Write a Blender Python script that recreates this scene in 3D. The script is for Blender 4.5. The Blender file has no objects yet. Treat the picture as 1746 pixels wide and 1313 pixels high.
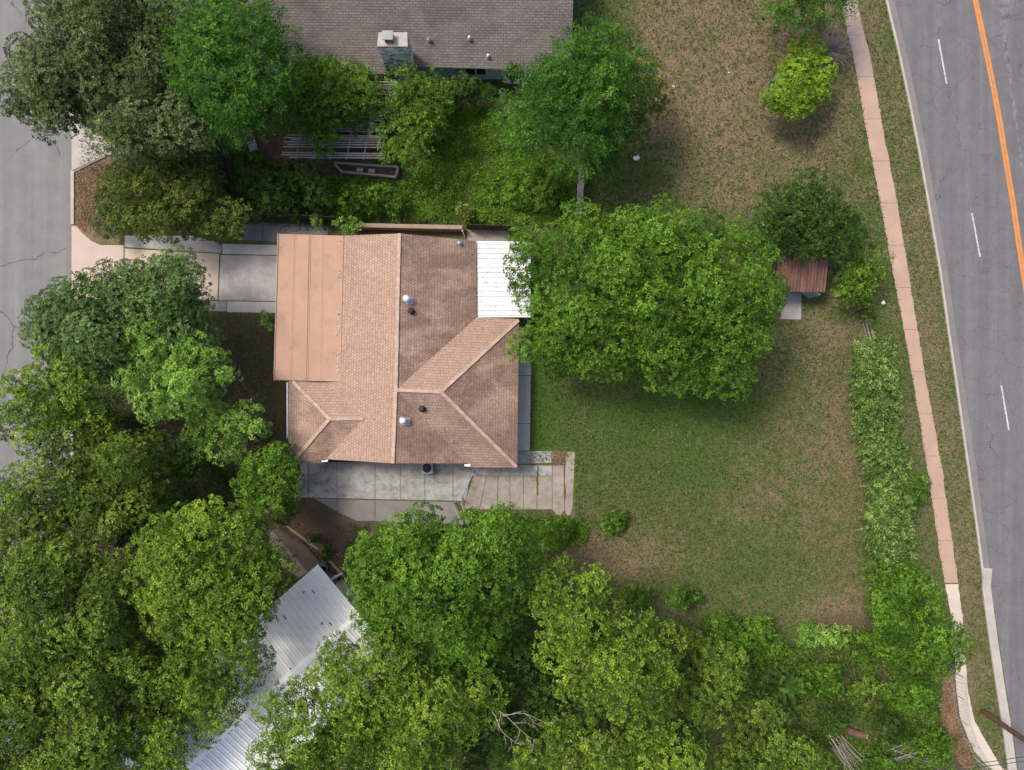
import bpy, bmesh, math, random
import numpy as np
from mathutils import Vector, Matrix

R = math.radians
rng = np.random.default_rng(7)
random.seed(7)
SC = bpy.context.scene
COL = SC.collection

# ------------------------------------------------------------------ camera
H = 52.0            # drone height above the ground, metres
S = 23.0            # photo pixels per metre at ground level
PW, PH = 1746.0, 1313.0
cam_d = bpy.data.cameras.new('camera')
cam_d.sensor_fit = 'HORIZONTAL'
cam_d.angle = 2 * math.atan((PW / 2 / S) / H)
cam_d.clip_start = 0.5
cam_d.clip_end = 3000
cam = bpy.data.objects.new('camera', cam_d)
cam.location = (0, 0, H)
COL.objects.link(cam)
SC.camera = cam

# ------------------------------------------------------------------ sky, sun, exposure
SUN_EL, SUN_DIR = R(57), Vector((-0.84, 0.54, 0))
world = bpy.data.worlds.new('World')
SC.world = world
world.use_nodes = True
wn = world.node_tree
sky = wn.nodes.new('ShaderNodeTexSky')
sky.sky_type = 'NISHITA'
sky.sun_disc = False
sky.sun_elevation = SUN_EL
sky.sun_rotation = math.atan2(SUN_DIR.x, SUN_DIR.y)
sky.dust_density = 4.0
sky.ozone_density = 0.6
bg = wn.nodes['Background']
bg.inputs['Strength'].default_value = 0.13
wn.links.new(sky.outputs[0], bg.inputs['Color'])
sun_d = bpy.data.lights.new('sun', 'SUN')
sun_d.energy = 1.9
sun_d.angle = R(13)
sun_d.color = (1.0, 0.93, 0.83)
sun = bpy.data.objects.new('sun', sun_d)
to_sun = Vector((SUN_DIR.normalized().x * math.cos(SUN_EL), SUN_DIR.normalized().y * math.cos(SUN_EL), math.sin(SUN_EL)))
sun.rotation_euler = to_sun.to_track_quat('Z', 'Y').to_euler()
sun.location = (-30, 40, 60)
COL.objects.link(sun)
SC.view_settings.view_transform = 'Standard'
SC.view_settings.look = 'None'
SC.view_settings.gamma = 1
SC.view_settings.exposure = 0.6


# ------------------------------------------------------------------ helpers
def P(px, py, z=0.0):
    """the point at height z that stands at photo position (px, py)"""
    s = (H - z) / H / S
    return Vector(((px - PW / 2) * s, (PH / 2 - py) * s, z))


def tag(o, label=None, cat=None, group=None, kind=None):
    if label: o['label'] = label
    if cat: o['category'] = cat
    if group: o['group'] = group
    if kind: o['kind'] = kind
    return o


def thing(name, label, cat, loc=(0, 0, 0), group=None):
    o = bpy.data.objects.new(name, None)
    o.empty_display_size = 0.3
    o.location = loc
    COL.objects.link(o)
    return tag(o, label, cat, group)


class MB:
    """collects shapes in world coordinates, links them as one mesh object"""
    def __init__(self):
        self.v, self.f = [], []

    def poly(self, pts):
        i = len(self.v)
        self.v += [tuple(p) for p in pts]
        self.f.append(tuple(range(i, i + len(pts))))
        return self

    def prism(self, pts, z0, z1):
        """pts: xy outline; walls and both caps"""
        pts = [(p[0], p[1]) for p in pts]
        a = sum(pts[i][0] * pts[(i + 1) % len(pts)][1] - pts[(i + 1) % len(pts)][0] * pts[i][1] for i in range(len(pts)))
        if a < 0: pts = pts[::-1]
        n, i = len(pts), len(self.v)
        self.v += [(x, y, z0) for x, y in pts] + [(x, y, z1) for x, y in pts]
        self.f.append(tuple(range(i + n - 1, i - 1, -1)))
        self.f.append(tuple(range(i + n, i + 2 * n)))
        for k in range(n):
            l = (k + 1) % n
            self.f.append((i + k, i + l, i + n + l, i + n + k))
        return self

    def box(self, c, size, rz=0.0, M=None):
        hx, hy, hz = size[0] / 2, size[1] / 2, size[2] / 2
        M = M or Matrix.Rotation(rz, 3, 'Z')
        i = len(self.v)
        for sx, sy, sz in ((-1, -1, -1), (1, -1, -1), (1, 1, -1), (-1, 1, -1), (-1, -1, 1), (1, -1, 1), (1, 1, 1), (-1, 1, 1)):
            self.v.append(tuple(Vector(c) + M @ Vector((sx * hx, sy * hy, sz * hz))))
        self.f += [(i, i + 3, i + 2, i + 1), (i + 4, i + 5, i + 6, i + 7), (i, i + 1, i + 5, i + 4), (i + 1, i + 2, i + 6, i + 5), (i + 2, i + 3, i + 7, i + 6), (i + 3, i, i + 4, i + 7)]
        return self

    def bar(self, a, b, w, h):
        """a rectangular bar from a to b, w wide, h high"""
        a, b = Vector(a), Vector(b)
        d = (b - a)
        L = d.length
        d.normalize()
        s = d.cross(Vector((0, 0, 1)))
        if s.length < 1e-4: s = Vector((1, 0, 0))
        s.normalize()
        u = s.cross(d)
        M = Matrix((d, s, u)).transposed()
        return self.box((a + b) / 2, (L, w, h), M=M)

    def tube(self, pts, rad, n=7, caps=True):
        pts = [Vector(p) for p in pts]
        if not hasattr(rad, '__len__'): rad = [rad] * len(pts)
        i = len(self.v)
        for k, p in enumerate(pts):
            d = (pts[min(k + 1, len(pts) - 1)] - pts[max(k - 1, 0)]).normalized()
            a = Vector((1, 0, 0)) if abs(d.x) < 0.8 else Vector((0, 1, 0))
            u = d.cross(a).normalized()
            w = d.cross(u)
            for j in range(n):
                t = 2 * math.pi * j / n
                self.v.append(tuple(p + (u * math.cos(t) + w * math.sin(t)) * rad[k]))
        for k in range(len(pts) - 1):
            for j in range(n):
                j2 = (j + 1) % n
                self.f.append((i + k * n + j, i + k * n + j2, i + (k + 1) * n + j2, i + (k + 1) * n + j))
        if caps:
            self.f.append(tuple(i + j for j in range(n))[::-1])
            self.f.append(tuple(i + (len(pts) - 1) * n + j for j in range(n)))
        return self

    def lathe(self, c, prof, n=16):
        """prof: list of (r, z) above c"""
        return self.tube([Vector(c) + Vector((0, 0, z)) for r, z in prof], [max(r, 1e-3) for r, z in prof], n)

    def build(self, name, mat, parent=None, uv=False, smooth=False, bevel=0.0):
        me = bpy.data.meshes.new(name)
        off = Vector(parent_loc(parent))
        me.from_pydata([tuple(Vector(v) - off) for v in self.v], [], self.f)
        bm = bmesh.new()
        bm.from_mesh(me)
        bmesh.ops.recalc_face_normals(bm, faces=bm.faces)
        if bevel:
            bmesh.ops.bevel(bm, geom=list(bm.edges), offset=bevel, segments=1, affect='EDGES', clamp_overlap=True)
        bm.to_mesh(me)
        bm.free()
        if uv: slope_uv(me)
        if smooth:
            me.polygons.foreach_set('use_smooth', [True] * len(me.polygons))
        me.materials.append(mat)
        o = bpy.data.objects.new(name, me)
        COL.objects.link(o)
        if parent: o.parent = parent
        return o


def parent_loc(p):
    t = Vector((0, 0, 0))
    while p is not None:
        t += Vector(p.location)
        p = p.parent
    return t


def slope_uv(me):
    """u along the eave, v up the slope, in metres"""
    uvl = me.uv_layers.new(name='UVMap')
    for p in me.polygons:
        n = p.normal
        u = Vector((0, 0, 1)).cross(n)
        u = Vector((1, 0, 0)) if u.length < 1e-3 else u.normalized()
        v = n.cross(u)
        for li in p.loop_indices:
            co = me.vertices[me.loops[li].vertex_index].co
            uvl.data[li].uv = (co.dot(u), co.dot(v))


def fast_mesh(name, V, nper, mat, parent=None, tint=None):
    """mesh of separate n-gons from a numpy array (N, nper, 3); tint: one value per face"""
    N = V.shape[0]
    off = np.array(parent_loc(parent))
    V = (V.reshape(-1, 3) - off).astype(np.float32)
    me = bpy.data.meshes.new(name)
    me.vertices.add(len(V))
    me.vertices.foreach_set('co', V.ravel())
    me.loops.add(len(V))
    me.loops.foreach_set('vertex_index', np.arange(len(V), dtype=np.int32))
    me.polygons.add(N)
    me.polygons.foreach_set('loop_start', np.arange(0, len(V), nper, dtype=np.int32))
    if tint is not None:
        a = me.attributes.new('tint', 'FLOAT', 'FACE')
        a.data.foreach_set('value', tint.astype(np.float32))
    me.update(calc_edges=True)
    me.materials.append(mat)
    o = bpy.data.objects.new(name, me)
    COL.objects.link(o)
    if parent: o.parent = parent
    return o


# ------------------------------------------------------------------ materials
class NT:
    def __init__(self, name):
        self.m = bpy.data.materials.new(name)
        self.m.use_nodes = True
        self.t = self.m.node_tree
        self.b = self.t.nodes['Principled BSDF']
        self.b.inputs['Specular IOR Level'].default_value = 0.3

    def n(self, kind, **kw):
        x = self.t.nodes.new(kind)
        for k, v in kw.items(): setattr(x, k, v)
        return x

    def l(self, a, b): self.t.links.new(a, b)

    def pos(self):
        return self.n('ShaderNodeNewGeometry').outputs['Position']

    def noise(self, scale, detail=4, rough=0.6, vec=None, dist=0.0):
        x = self.n('ShaderNodeTexNoise')
        x.inputs['Scale'].default_value = scale
        x.inputs['Detail'].default_value = detail
        x.inputs['Roughness'].default_value = rough
        x.inputs['Distortion'].default_value = dist
        self.l(vec if vec is not None else self.pos(), x.inputs['Vector'])
        return x.outputs['Fac']

    def ramp(self, fac, stops):
        x = self.n('ShaderNodeValToRGB')
        cr = x.color_ramp
        while len(cr.elements) < len(stops): cr.elements.new(0.5)
        for e, (p, c) in zip(cr.elements, stops):
            e.position = p
            e.color = (*c, 1) if hasattr(c, '__len__') else (c, c, c, 1)
        self.l(fac, x.inputs[0])
        return x.outputs[0]

    def mix(self, fac, a, b, mode='MIX'):
        x = self.n('ShaderNodeMix', data_type='RGBA', blend_type=mode)
        for s, v in ((x.inputs[0], fac), (x.inputs[6], a), (x.inputs[7], b)):
            if hasattr(v, 'is_linked') or hasattr(v, 'links'): self.l(v, s)
            elif hasattr(v, '__len__'): s.default_value = (*v, 1)
            else: s.default_value = v if s == x.inputs[0] else (v, v, v, 1)
        return x.outputs[2]

    def math(self, op, a, b=None, clamp=False):
        x = self.n('ShaderNodeMath', operation=op, use_clamp=clamp)
        for s, v in zip(x.inputs, (a, b)):
            if v is None: continue
            if hasattr(v, 'links'): self.l(v, s)
            else: s.default_value = v
        return x.outputs[0]

    def bump(self, h, strength=0.3, dist=0.05):
        x = self.n('ShaderNodeBump')
        x.inputs['Strength'].default_value = strength
        x.inputs['Distance'].default_value = dist
        self.l(h, x.inputs['Height'])
        self.l(x.outputs[0], self.b.inputs['Normal'])

    def out(self, col, rough=0.8):
        if hasattr(col, 'links'): self.l(col, self.b.inputs['Base Color'])
        else: self.b.inputs['Base Color'].default_value = (*col, 1)
        self.b.inputs['Roughness'].default_value = rough
        return self.m


def weathered(name, c, var=0.35, scale=1.2, rough=0.85, fine=25, metal=0.0, spots=None, bump=0.15):
    """a base colour with broad and fine wear"""
    k = NT(name)
    big = k.noise(scale, 5, 0.65)
    small = k.noise(fine, 3, 0.6)
    f = k.mix(0.45, big, small)
    lo = tuple(max(0, x * (1 - var)) for x in c)
    hi = tuple(min(1, x * (1 + var)) for x in c)
    col = k.ramp(f, [(0.3, lo), (0.7, hi)])
    if spots:
        s = k.ramp(k.noise(scale * 1.7, 7, 0.74, dist=0.15), [(spots[1] - 0.04, 0.0), (spots[1] + 0.2, 1.0)])
        col = k.mix(s, col, spots[0])
    k.b.inputs['Metallic'].default_value = metal
    if bump: k.bump(small, bump, 0.02)
    return k.out(col, rough)


def leaf_material(name, dark, light, accent=None, trans=0.2):
    k = NT(name)
    a = k.n('ShaderNodeAttribute', attribute_name='tint').outputs['Fac']
    mid = tuple(d + 0.36 * (l - d) for d, l in zip(dark, light))
    top = tuple(min(1, l * 1.2 + .012) for l in light)
    if accent:
        col = k.ramp(a, [(0.1, dark), (0.5, mid), (0.72, light), (0.8, light), (0.92, accent)])
    else:
        col = k.ramp(a, [(0.1, dark), (0.52, mid), (0.78, light), (0.95, top)])
    k.b.inputs['Roughness'].default_value = 0.55
    k.b.inputs['Specular IOR Level'].default_value = 0.08
    k.l(col, k.b.inputs['Base Color'])
    t = k.n('ShaderNodeBsdfTranslucent')
    k.l(col, t.inputs['Color'])
    mx = k.n('ShaderNodeMixShader')
    mx.inputs[0].default_value = trans
    k.l(k.b.outputs[0], mx.inputs[1])
    k.l(t.outputs[0], mx.inputs[2])
    k.l(mx.outputs[0], k.t.nodes['Material Output'].inputs['Surface'])
    return k.m


def shingle_material(name, c1, c2, mortar, stain, stain_at, row=0.2, width=0.3, grow=False):
    k = NT(name)
    uv = k.n('ShaderNodeTexCoord').outputs['UV']
    br = k.n('ShaderNodeTexBrick')
    k.l(uv, br.inputs['Vector'])
    br.inputs['Color1'].default_value = (*c1, 1)
    br.inputs['Color2'].default_value = (*c2, 1)
    br.inputs['Mortar'].default_value = (*mortar, 1)
    br.inputs['Scale'].default_value = 1.0
    br.inputs['Mortar Size'].default_value = 0.016
    br.inputs['Mortar Smooth'].default_value = 0.3
    br.inputs['Brick Width'].default_value = width
    br.inputs['Row Height'].default_value = row
    sp = k.ramp(k.noise(7.0, 5, 0.8), [(0.3, 0.74), (0.7, 1.24)])
    col = k.mix(1.0, br.outputs['Color'], sp, 'MULTIPLY')
    mp = k.n('ShaderNodeMapping')
    mp.inputs['Scale'].default_value = (0.55, 1.0, 1.0)
    k.l(k.pos(), mp.inputs['Vector'])
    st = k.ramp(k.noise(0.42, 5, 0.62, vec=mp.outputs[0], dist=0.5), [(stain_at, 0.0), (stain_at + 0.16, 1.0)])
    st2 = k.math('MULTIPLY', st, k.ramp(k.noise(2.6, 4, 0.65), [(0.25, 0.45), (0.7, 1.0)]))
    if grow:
        # algae stains; per-slope weights also put the roof's shade contrast into the colour
        st2 = k.math('MULTIPLY', st2, k.n('ShaderNodeAttribute', attribute_name='stain_shade').outputs['Fac'])
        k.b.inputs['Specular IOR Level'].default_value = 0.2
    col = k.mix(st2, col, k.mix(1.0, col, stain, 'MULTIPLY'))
    pale = k.ramp(k.noise(1.3, 6, 0.7), [(0.52, 0.0), (0.72, 0.5)])
    col = k.mix(pale, col, k.mix(1.0, col, (1.28, 1.26, 1.22), 'MULTIPLY'))
    k.bump(br.outputs['Fac'], 0.5, -0.02)
    return k.out(col, 0.9)


M = {}
# ground
k = NT('lawn')
zone = k.n('ShaderNodeVertexColor', layer_name='zones')
sep = k.n('ShaderNodeSeparateColor')
k.l(zone.outputs['Color'], sep.inputs[0])
n_big = k.noise(0.22, 5, 0.62)
n_mid = k.noise(0.9, 6, 0.72, dist=0.4)
n_pat = k.noise(3.2, 5, 0.75)
n_pat2 = k.noise(1.9, 5, 0.7, dist=0.3)
n_fine = k.noise(7.0, 5, 0.72)
n_grain = k.noise(22.0, 3, 0.7)
green = k.ramp(n_grain, [(0.3, (0.034, 0.060, 0.012)), (0.55, (0.076, 0.110, 0.026)), (0.78, (0.145, 0.172, 0.055))])
dry = k.ramp(n_grain, [(0.3, (0.11, 0.072, 0.042)), (0.55, (0.225, 0.158, 0.10)), (0.78, (0.37, 0.28, 0.20))])
dirt = k.ramp(n_fine, [(0.3, (0.055, 0.036, 0.025)), (0.7, (0.125, 0.088, 0.066))])
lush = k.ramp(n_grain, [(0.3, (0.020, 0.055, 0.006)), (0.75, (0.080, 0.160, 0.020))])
f_dry = k.math('ADD', sep.outputs[0], k.math('MULTIPLY', k.math('SUBTRACT', k.mix(0.5, k.mix(0.35, n_mid, n_big), n_pat), 0.5), 4.2))
f_dry = k.ramp(f_dry, [(0.2, 0.0), (0.8, 1.0)])
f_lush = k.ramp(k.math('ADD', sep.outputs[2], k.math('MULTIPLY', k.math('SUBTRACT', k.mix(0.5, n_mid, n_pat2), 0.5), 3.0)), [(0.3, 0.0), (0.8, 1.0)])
f_dirt = k.ramp(k.math('ADD', sep.outputs[1], k.math('MULTIPLY', k.math('SUBTRACT', k.mix(0.5, n_mid, n_fine), 0.5), 1.5)), [(0.35, 0.0), (0.65, 1.0)])
c = k.mix(f_dry, green, dry)
c = k.mix(f_lush, c, lush)
c = k.mix(f_dirt, c, dirt)
k.bump(k.mix(0.5, n_fine, n_grain), 0.6, 0.06)
M['lawn'] = k.out(c, 0.95)


def asphalt(name, base, crack_scale, crack_dark=0.45, streak=0.0):
    k = NT(name)
    p = k.pos()
    w = k.n('ShaderNodeVectorMath', operation='ADD')
    nz = k.n('ShaderNodeTexNoise')
    nz.inputs['Scale'].default_value = 0.8
    nz.inputs['Detail'].default_value = 5
    k.l(p, nz.inputs['Vector'])
    k.l(p, w.inputs[0])
    k.l(nz.outputs['Color'], w.inputs[1])
    vo = k.n('ShaderNodeTexVoronoi', feature='DISTANCE_TO_EDGE')
    vo.inputs['Scale'].default_value = crack_scale
    k.l(w.outputs[0], vo.inputs['Vector'])
    cr = k.ramp(vo.outputs['Distance'], [(0.0, 1.0), (0.008, 0.0)])
    cr = k.math('MULTIPLY', cr, k.ramp(k.noise(0.5, 4), [(0.36, 0.0), (0.5, 1.0)]))
    f = k.mix(0.5, k.noise(0.7, 7, 0.72), k.noise(14, 4, 0.8))
    col = k.ramp(f, [(0.3, tuple(x * 0.72 for x in base)), (0.7, tuple(x * 1.22 for x in base))])
    # worn wheel tracks along the road
    mp = k.n('ShaderNodeMapping')
    mp.inputs['Rotation'].default_value = (0, 0, R(streak))
    mp.inputs['Scale'].default_value = (1.1, 0.035, 1)
    k.l(p, mp.inputs['Vector'])
    tr = k.ramp(k.noise(1.0, 3, 0.6, vec=mp.outputs[0]), [(0.33, 0.86), (0.66, 1.08)])
    col = k.mix(1.0, col, tr, 'MULTIPLY')
    col = k.mix(k.math('MULTIPLY', cr, crack_dark), col, (0.03, 0.03, 0.033))
    k.bump(k.noise(40, 2), 0.2, 0.01)
    return k.out(col, 0.9)


M['street'] = asphalt('street_asphalt', (0.197, 0.191, 0.193), 0.16, 0.8, 0)
M['road'] = asphalt('road_asphalt', (0.148, 0.144, 0.149), 0.62, 0.85, -10)
M['tar'] = weathered('tar', (0.10, 0.098, 0.105), 0.4, 1.0, spots=((0.2, 0.195, 0.21), 0.42))
M['white_paint'] = weathered('white_road_paint', (0.52, 0.52, 0.54), 0.3, 3, spots=((0.22, 0.22, 0.235), 0.5))
M['orange_paint'] = weathered('orange_road_paint', (0.56, 0.22, 0.06), 0.25, 2, spots=((0.34, 0.19, 0.11), 0.56))
M['curb'] = weathered('kerb_concrete', (0.40, 0.365, 0.33), 0.25, 0.8)
M['gutter'] = weathered('gutter_concrete', (0.19, 0.175, 0.168), 0.25, 0.7)
M['sidewalk'] = weathered('sidewalk_pink', (0.42, 0.285, 0.21), 0.2, 0.5, spots=((0.35, 0.28, 0.24), 0.52))
M['walk_grey'] = weathered('sidewalk_greyish', (0.33, 0.265, 0.235), 0.25, 0.5, spots=((0.40, 0.28, 0.23), 0.5))
M['sidewalk_pale'] = weathered('sidewalk_pale', (0.55, 0.47, 0.39), 0.2, 0.6)
M['drive_pink'] = weathered('driveway_pinkish', (0.48, 0.385, 0.33), 0.14, 0.6)
M['drive_grey'] = weathered('driveway_grey', (0.35, 0.325, 0.315), 0.32, 0.7, spots=((0.45, 0.43, 0.42), 0.5))
M['drive_white'] = weathered('driveway_whitish', (0.47, 0.45, 0.42), 0.16, 0.9, spots=((0.4, 0.36, 0.33), 0.62))
M['drive_dark'] = weathered('path_shaded', (0.17, 0.17, 0.185), 0.3, 0.9)  # blue grey of the shade put into the path colour
M['patio'] = weathered('patio_concrete', (0.33, 0.325, 0.315), 0.45, 1.1, spots=((0.13, 0.12, 0.108), 0.52))
M['patio_low'] = weathered('patio_brownish', (0.20, 0.185, 0.175), 0.3, 0.6, spots=((0.15, 0.11, 0.09), 0.6))
M['patio_brown'] = weathered('patio_stained', (0.30, 0.26, 0.23), 0.35, 0.9, spots=((0.17, 0.10, 0.06), 0.55))
M['paving_brown'] = weathered('brown_paving', (0.155, 0.115, 0.092), 0.3, 0.8)
M['moss'] = weathered('moss', (0.10, 0.085, 0.02), 0.4, 3)
# built
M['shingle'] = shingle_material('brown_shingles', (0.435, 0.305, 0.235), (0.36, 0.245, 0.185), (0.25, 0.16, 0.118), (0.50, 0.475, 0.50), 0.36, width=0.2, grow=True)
M['shingle_grey'] = shingle_material('grey_shingles', (0.185, 0.157, 0.140), (0.15, 0.127, 0.115), (0.085, 0.072, 0.067), (0.68, 0.68, 0.76), 0.46, 0.17, 0.4)
M['ridge'] = weathered('ridge_cap', (0.44, 0.32, 0.258), 0.35, 2.2, fine=5)
M['ridge_grey'] = weathered('ridge_cap_grey', (0.2, 0.17, 0.155), 0.25, 2.2, fine=8)
M['rolled'] = weathered('rolled_roofing', (0.41, 0.26, 0.182), 0.2, 0.45, fine=30, spots=((0.30, 0.19, 0.14), 0.56))
M['seam'] = weathered('roof_seam_dark', (0.355, 0.22, 0.152), 0.3, 3)
M['seam_pale'] = weathered('roof_seam_pale', (0.45, 0.285, 0.20), 0.2, 3)
M['fascia'] = weathered('fascia_paint', (0.42, 0.33, 0.28), 0.2, 2)
M['brick'] = weathered('tan_brick', (0.34, 0.22, 0.16), 0.35, 1.5, fine=18)
M['white_metal'] = weathered('white_metal', (0.80, 0.81, 0.82), 0.06, 1.5, 0.45)
M['white_roof'] = weathered('white_roof_sheet', (0.76, 0.77, 0.775), 0.1, 1.1, 0.5, spots=((0.58, 0.55, 0.5), 0.6))
M['white_paint_wall'] = weathered('white_trim', (0.72, 0.72, 0.70), 0.1, 2, 0.6)
k = NT('galvanised_roof')
mp = k.n('ShaderNodeMapping')
mp.inputs['Rotation'].default_value = (0, 0, R(49))
mp.inputs['Scale'].default_value = (0.15, 2.2, 1)
k.l(k.pos(), mp.inputs['Vector'])
k.b.inputs['Metallic'].default_value = 0.0
M['galv'] = k.out(k.ramp(k.noise(1.2, 5, 0.6, vec=mp.outputs[0]), [(0.3, (0.72, 0.715, 0.70)), (0.7, (0.86, 0.855, 0.84))]), 0.5)
M['galv_rib'] = weathered('galvanised_rib', (0.90, 0.895, 0.88), 0.05, 2, 0.45)
k = NT('rusty_sheet')
mp = k.n('ShaderNodeMapping')
mp.inputs['Scale'].default_value = (2.6, 0.22, 1)
k.l(k.pos(), mp.inputs['Vector'])
f = k.mix(0.35, k.noise(1.3, 6, 0.65, vec=mp.outputs[0]), k.noise(1.6, 6, 0.7, dist=0.5))
M['rust'] = k.out(k.ramp(f, [(0.36, (0.075, 0.055, 0.055)), (0.5, (0.17, 0.085, 0.065)), (0.66, (0.30, 0.13, 0.095))]), 0.75)
M['siding'] = weathered('blue_siding', (0.42, 0.52, 0.54), 0.15, 2)
M['bluegrey'] = weathered('blue_grey_metal', (0.30, 0.36, 0.42), 0.2, 2, 0.5)
k = NT('rough_stone')
mp = k.n('ShaderNodeMapping')
mp.inputs['Scale'].default_value = (2.2, 2.2, 6.5)
k.l(k.pos(), mp.inputs['Vector'])
vo = k.n('ShaderNodeTexVoronoi')
vo.inputs['Scale'].default_value = 1.0
k.l(mp.outputs[0], vo.inputs['Vector'])
f = k.mix(0.4, k.math('MULTIPLY', vo.outputs['Color'], 1.0), k.noise(9, 4, 0.7))
k.bump(vo.outputs['Distance'], 0.9, -0.06)
M['stone'] = k.out(k.ramp(f, [(0.25, (0.09, 0.09, 0.088)), (0.43, (0.42, 0.41, 0.385)), (0.62, (0.82, 0.80, 0.76))]), 0.9)
M['stone_cap'] = weathered('chimney_crown', (0.40, 0.375, 0.345), 0.3, 2.0, spots=((0.2, 0.16, 0.14), 0.58))
M['terracotta'] = weathered('terracotta', (0.38, 0.13, 0.07), 0.2, 3)
M['cap_green'] = weathered('flue_cap_metal', (0.26, 0.30, 0.28), 0.25, 2, 0.5)
M['wood_grey'] = weathered('weathered_wood', (0.29, 0.262, 0.245), 0.4, 2.0, fine=12)
M['wood_dark'] = weathered('dark_wood', (0.055, 0.048, 0.045), 0.4, 2.0, fine=12)
M['wood_tan'] = weathered('tan_timber', (0.30, 0.235, 0.18), 0.3, 2.0, fine=12)
M['pole'] = weathered('pole_wood', (0.10, 0.058, 0.036), 0.45, 1.5, fine=9)
M['bark'] = weathered('bark', (0.115, 0.092, 0.075), 0.45, 3, fine=14, bump=0.6)
M['bark_red'] = weathered('reddish_bark', (0.15, 0.085, 0.06), 0.5, 3, fine=14, bump=0.6)
M['bark_pale'] = weathered('pale_branch', (0.36, 0.31, 0.27), 0.3, 3, fine=14)
M['stick_grey'] = weathered('grey_twigs', (0.27, 0.25, 0.245), 0.3, 3, fine=14)
M['black'] = weathered('black_rubber', (0.025, 0.025, 0.027), 0.3, 4, 0.6)
M['dark_glass'] = weathered('window_glass', (0.03, 0.035, 0.04), 0.2, 1, 0.1, bump=0)
M['wire'] = weathered('wire', (0.05, 0.05, 0.055), 0.2, 2, 0.5)
M['steel'] = weathered('galvanised_steel', (0.36, 0.37, 0.38), 0.2, 3, 0.45)
M['blue'] = weathered('blue_glaze', (0.12, 0.25, 0.36), 0.2, 3, 0.3)
M['dog'] = weathered('white_fur', (0.66, 0.61, 0.53), 0.15, 5)
M['paper'] = weathered('white_paper', (0.75, 0.74, 0.72), 0.1, 5)
M['dead_leaf'] = leaf_material('dead_leaves', (0.11, 0.068, 0.042), (0.36, 0.245, 0.15), trans=0.1)
M['blade'] = leaf_material('grass_blades', (0.032, 0.05, 0.014), (0.11, 0.155, 0.036), trans=0.2)
M['blade_dry'] = leaf_material('dry_grass_blades', (0.13, 0.10, 0.055), (0.24, 0.185, 0.115), trans=0.15)
# leaves
M['l_oak'] = leaf_material('oak_leaves', (0.030, 0.052, 0.016), (0.20, 0.265, 0.09))
M['l_feather'] = leaf_material('feathery_leaves', (0.010, 0.046, 0.006), (0.115, 0.26, 0.03))
M['l_red'] = leaf_material('red_tipped_leaves', (0.022, 0.044, 0.008), (0.155, 0.215, 0.035), (0.38, 0.22, 0.05))
M['l_vine'] = leaf_material('vine_leaves', (0.022, 0.064, 0.008), (0.185, 0.325, 0.035))
M['l_yellow'] = leaf_material('yellow_leaves', (0.09, 0.18, 0.012), (0.33, 0.48, 0.05), trans=0.3)
M['l_flower'] = leaf_material('yellow_edged_leaves', (0.045, 0.075, 0.014), (0.26, 0.28, 0.06), (0.66, 0.56, 0.17))
M['l_mid'] = leaf_material('mid_green_leaves', (0.016, 0.056, 0.006), (0.18, 0.34, 0.034))
M['l_bright'] = leaf_material('bright_green_leaves', (0.060, 0.160, 0.020), (0.38, 0.60, 0.11), trans=0.33)
M['l_cool'] = leaf_material('cool_green_leaves', (0.024, 0.064, 0.016), (0.20, 0.32, 0.09))
M['l_olive'] = leaf_material('olive_leaves', (0.024, 0.056, 0.008), (0.225, 0.335, 0.045))
M['l_lime'] = leaf_material('yellowish_green_leaves', (0.022, 0.060, 0.007), (0.235, 0.365, 0.04), (0.44, 0.48, 0.06))
M['l_hedge'] = leaf_material('hedge_leaves', (0.022, 0.066, 0.010), (0.30, 0.44, 0.11))
M['l_weed'] = leaf_material('weed_leaves', (0.020, 0.050, 0.008), (0.15, 0.23, 0.04))
M['l_dark'] = leaf_material('dark_green_leaves', (0.012, 0.038, 0.006), (0.095, 0.175, 0.03))


# ------------------------------------------------------------------ the ground and what lies flat on it
def axis(lo, hi, step, far):
    a = np.arange(lo, hi + step / 2, step)
    e = []
    d, x = step, hi
    while x < far:
        d *= 1.5
        x += d
        e.append(x)
    e = np.array(e)
    return np.concatenate([-(e[::-1]) + lo + hi if False else (lo - (e[::-1] - hi)), a, e])


gx, gy = axis(-46, 46, 0.4, 700), axis(-36, 36, 0.4, 700)
XX, YY = np.meshgrid(gx, gy)
PXg, PYg = XX * S + PW / 2, PH / 2 - YY * S


def blob(cx, cy, rx, ry, amp=1.0):
    return amp * np.exp(-(((PXg - cx) / rx) ** 2 + ((PYg - cy) / ry) ** 2))


def boxz(x0, y0, x1, y1, soft, amp=1.0):
    g = lambda t: 1 / (1 + np.exp(-np.clip(t / soft * 4, -30, 30)))
    return amp * g(PXg - x0) * g(x1 - PXg) * g(PYg - y0) * g(y1 - PYg)


z_dry = 0.27 + boxz(1080, -400, 1470, 360, 60, 0.34) + blob(1230, 120, 130, 160, 0.12)
z_dry += boxz(1440, -400, 1800, 700, 30, -0.05) + blob(1330, 700, 150, 110, 0.22) + blob(1440, 800, 70, 200, 0.22) + blob(1400, 560, 90, 50, 0.2)
z_dry += blob(1050, 960, 110, 35, 0.45) + blob(1010, 930, 50, 30, 0.2) + blob(1420, 1040, 90, 40, 0.32) + blob(1130, 920, 120, 60, 0.1)
z_dry += blob(1580, 760, 25, 500, 0.12) + boxz(120, 270, 200, 410, 14, 0.8) + blob(1645, 1150, 12, 150, 0.25)
z_dry -= blob(1250, 1000, 120, 80, 0.12) + blob(1200, 800, 140, 120, 0.10) + blob(960, 640, 60, 200, 0.15)
inv = lambda q: np.interp(PYg, [p[1] for p in q], [p[0] for p in q])
EDGE_ = [(1340, -900), (1470, -200), (1510, 5), (1546, 165), (1581, 350), (1614, 560), (1643, 760), (1676, 1000), (1719, 1300), (1880, 2400)]
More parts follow.
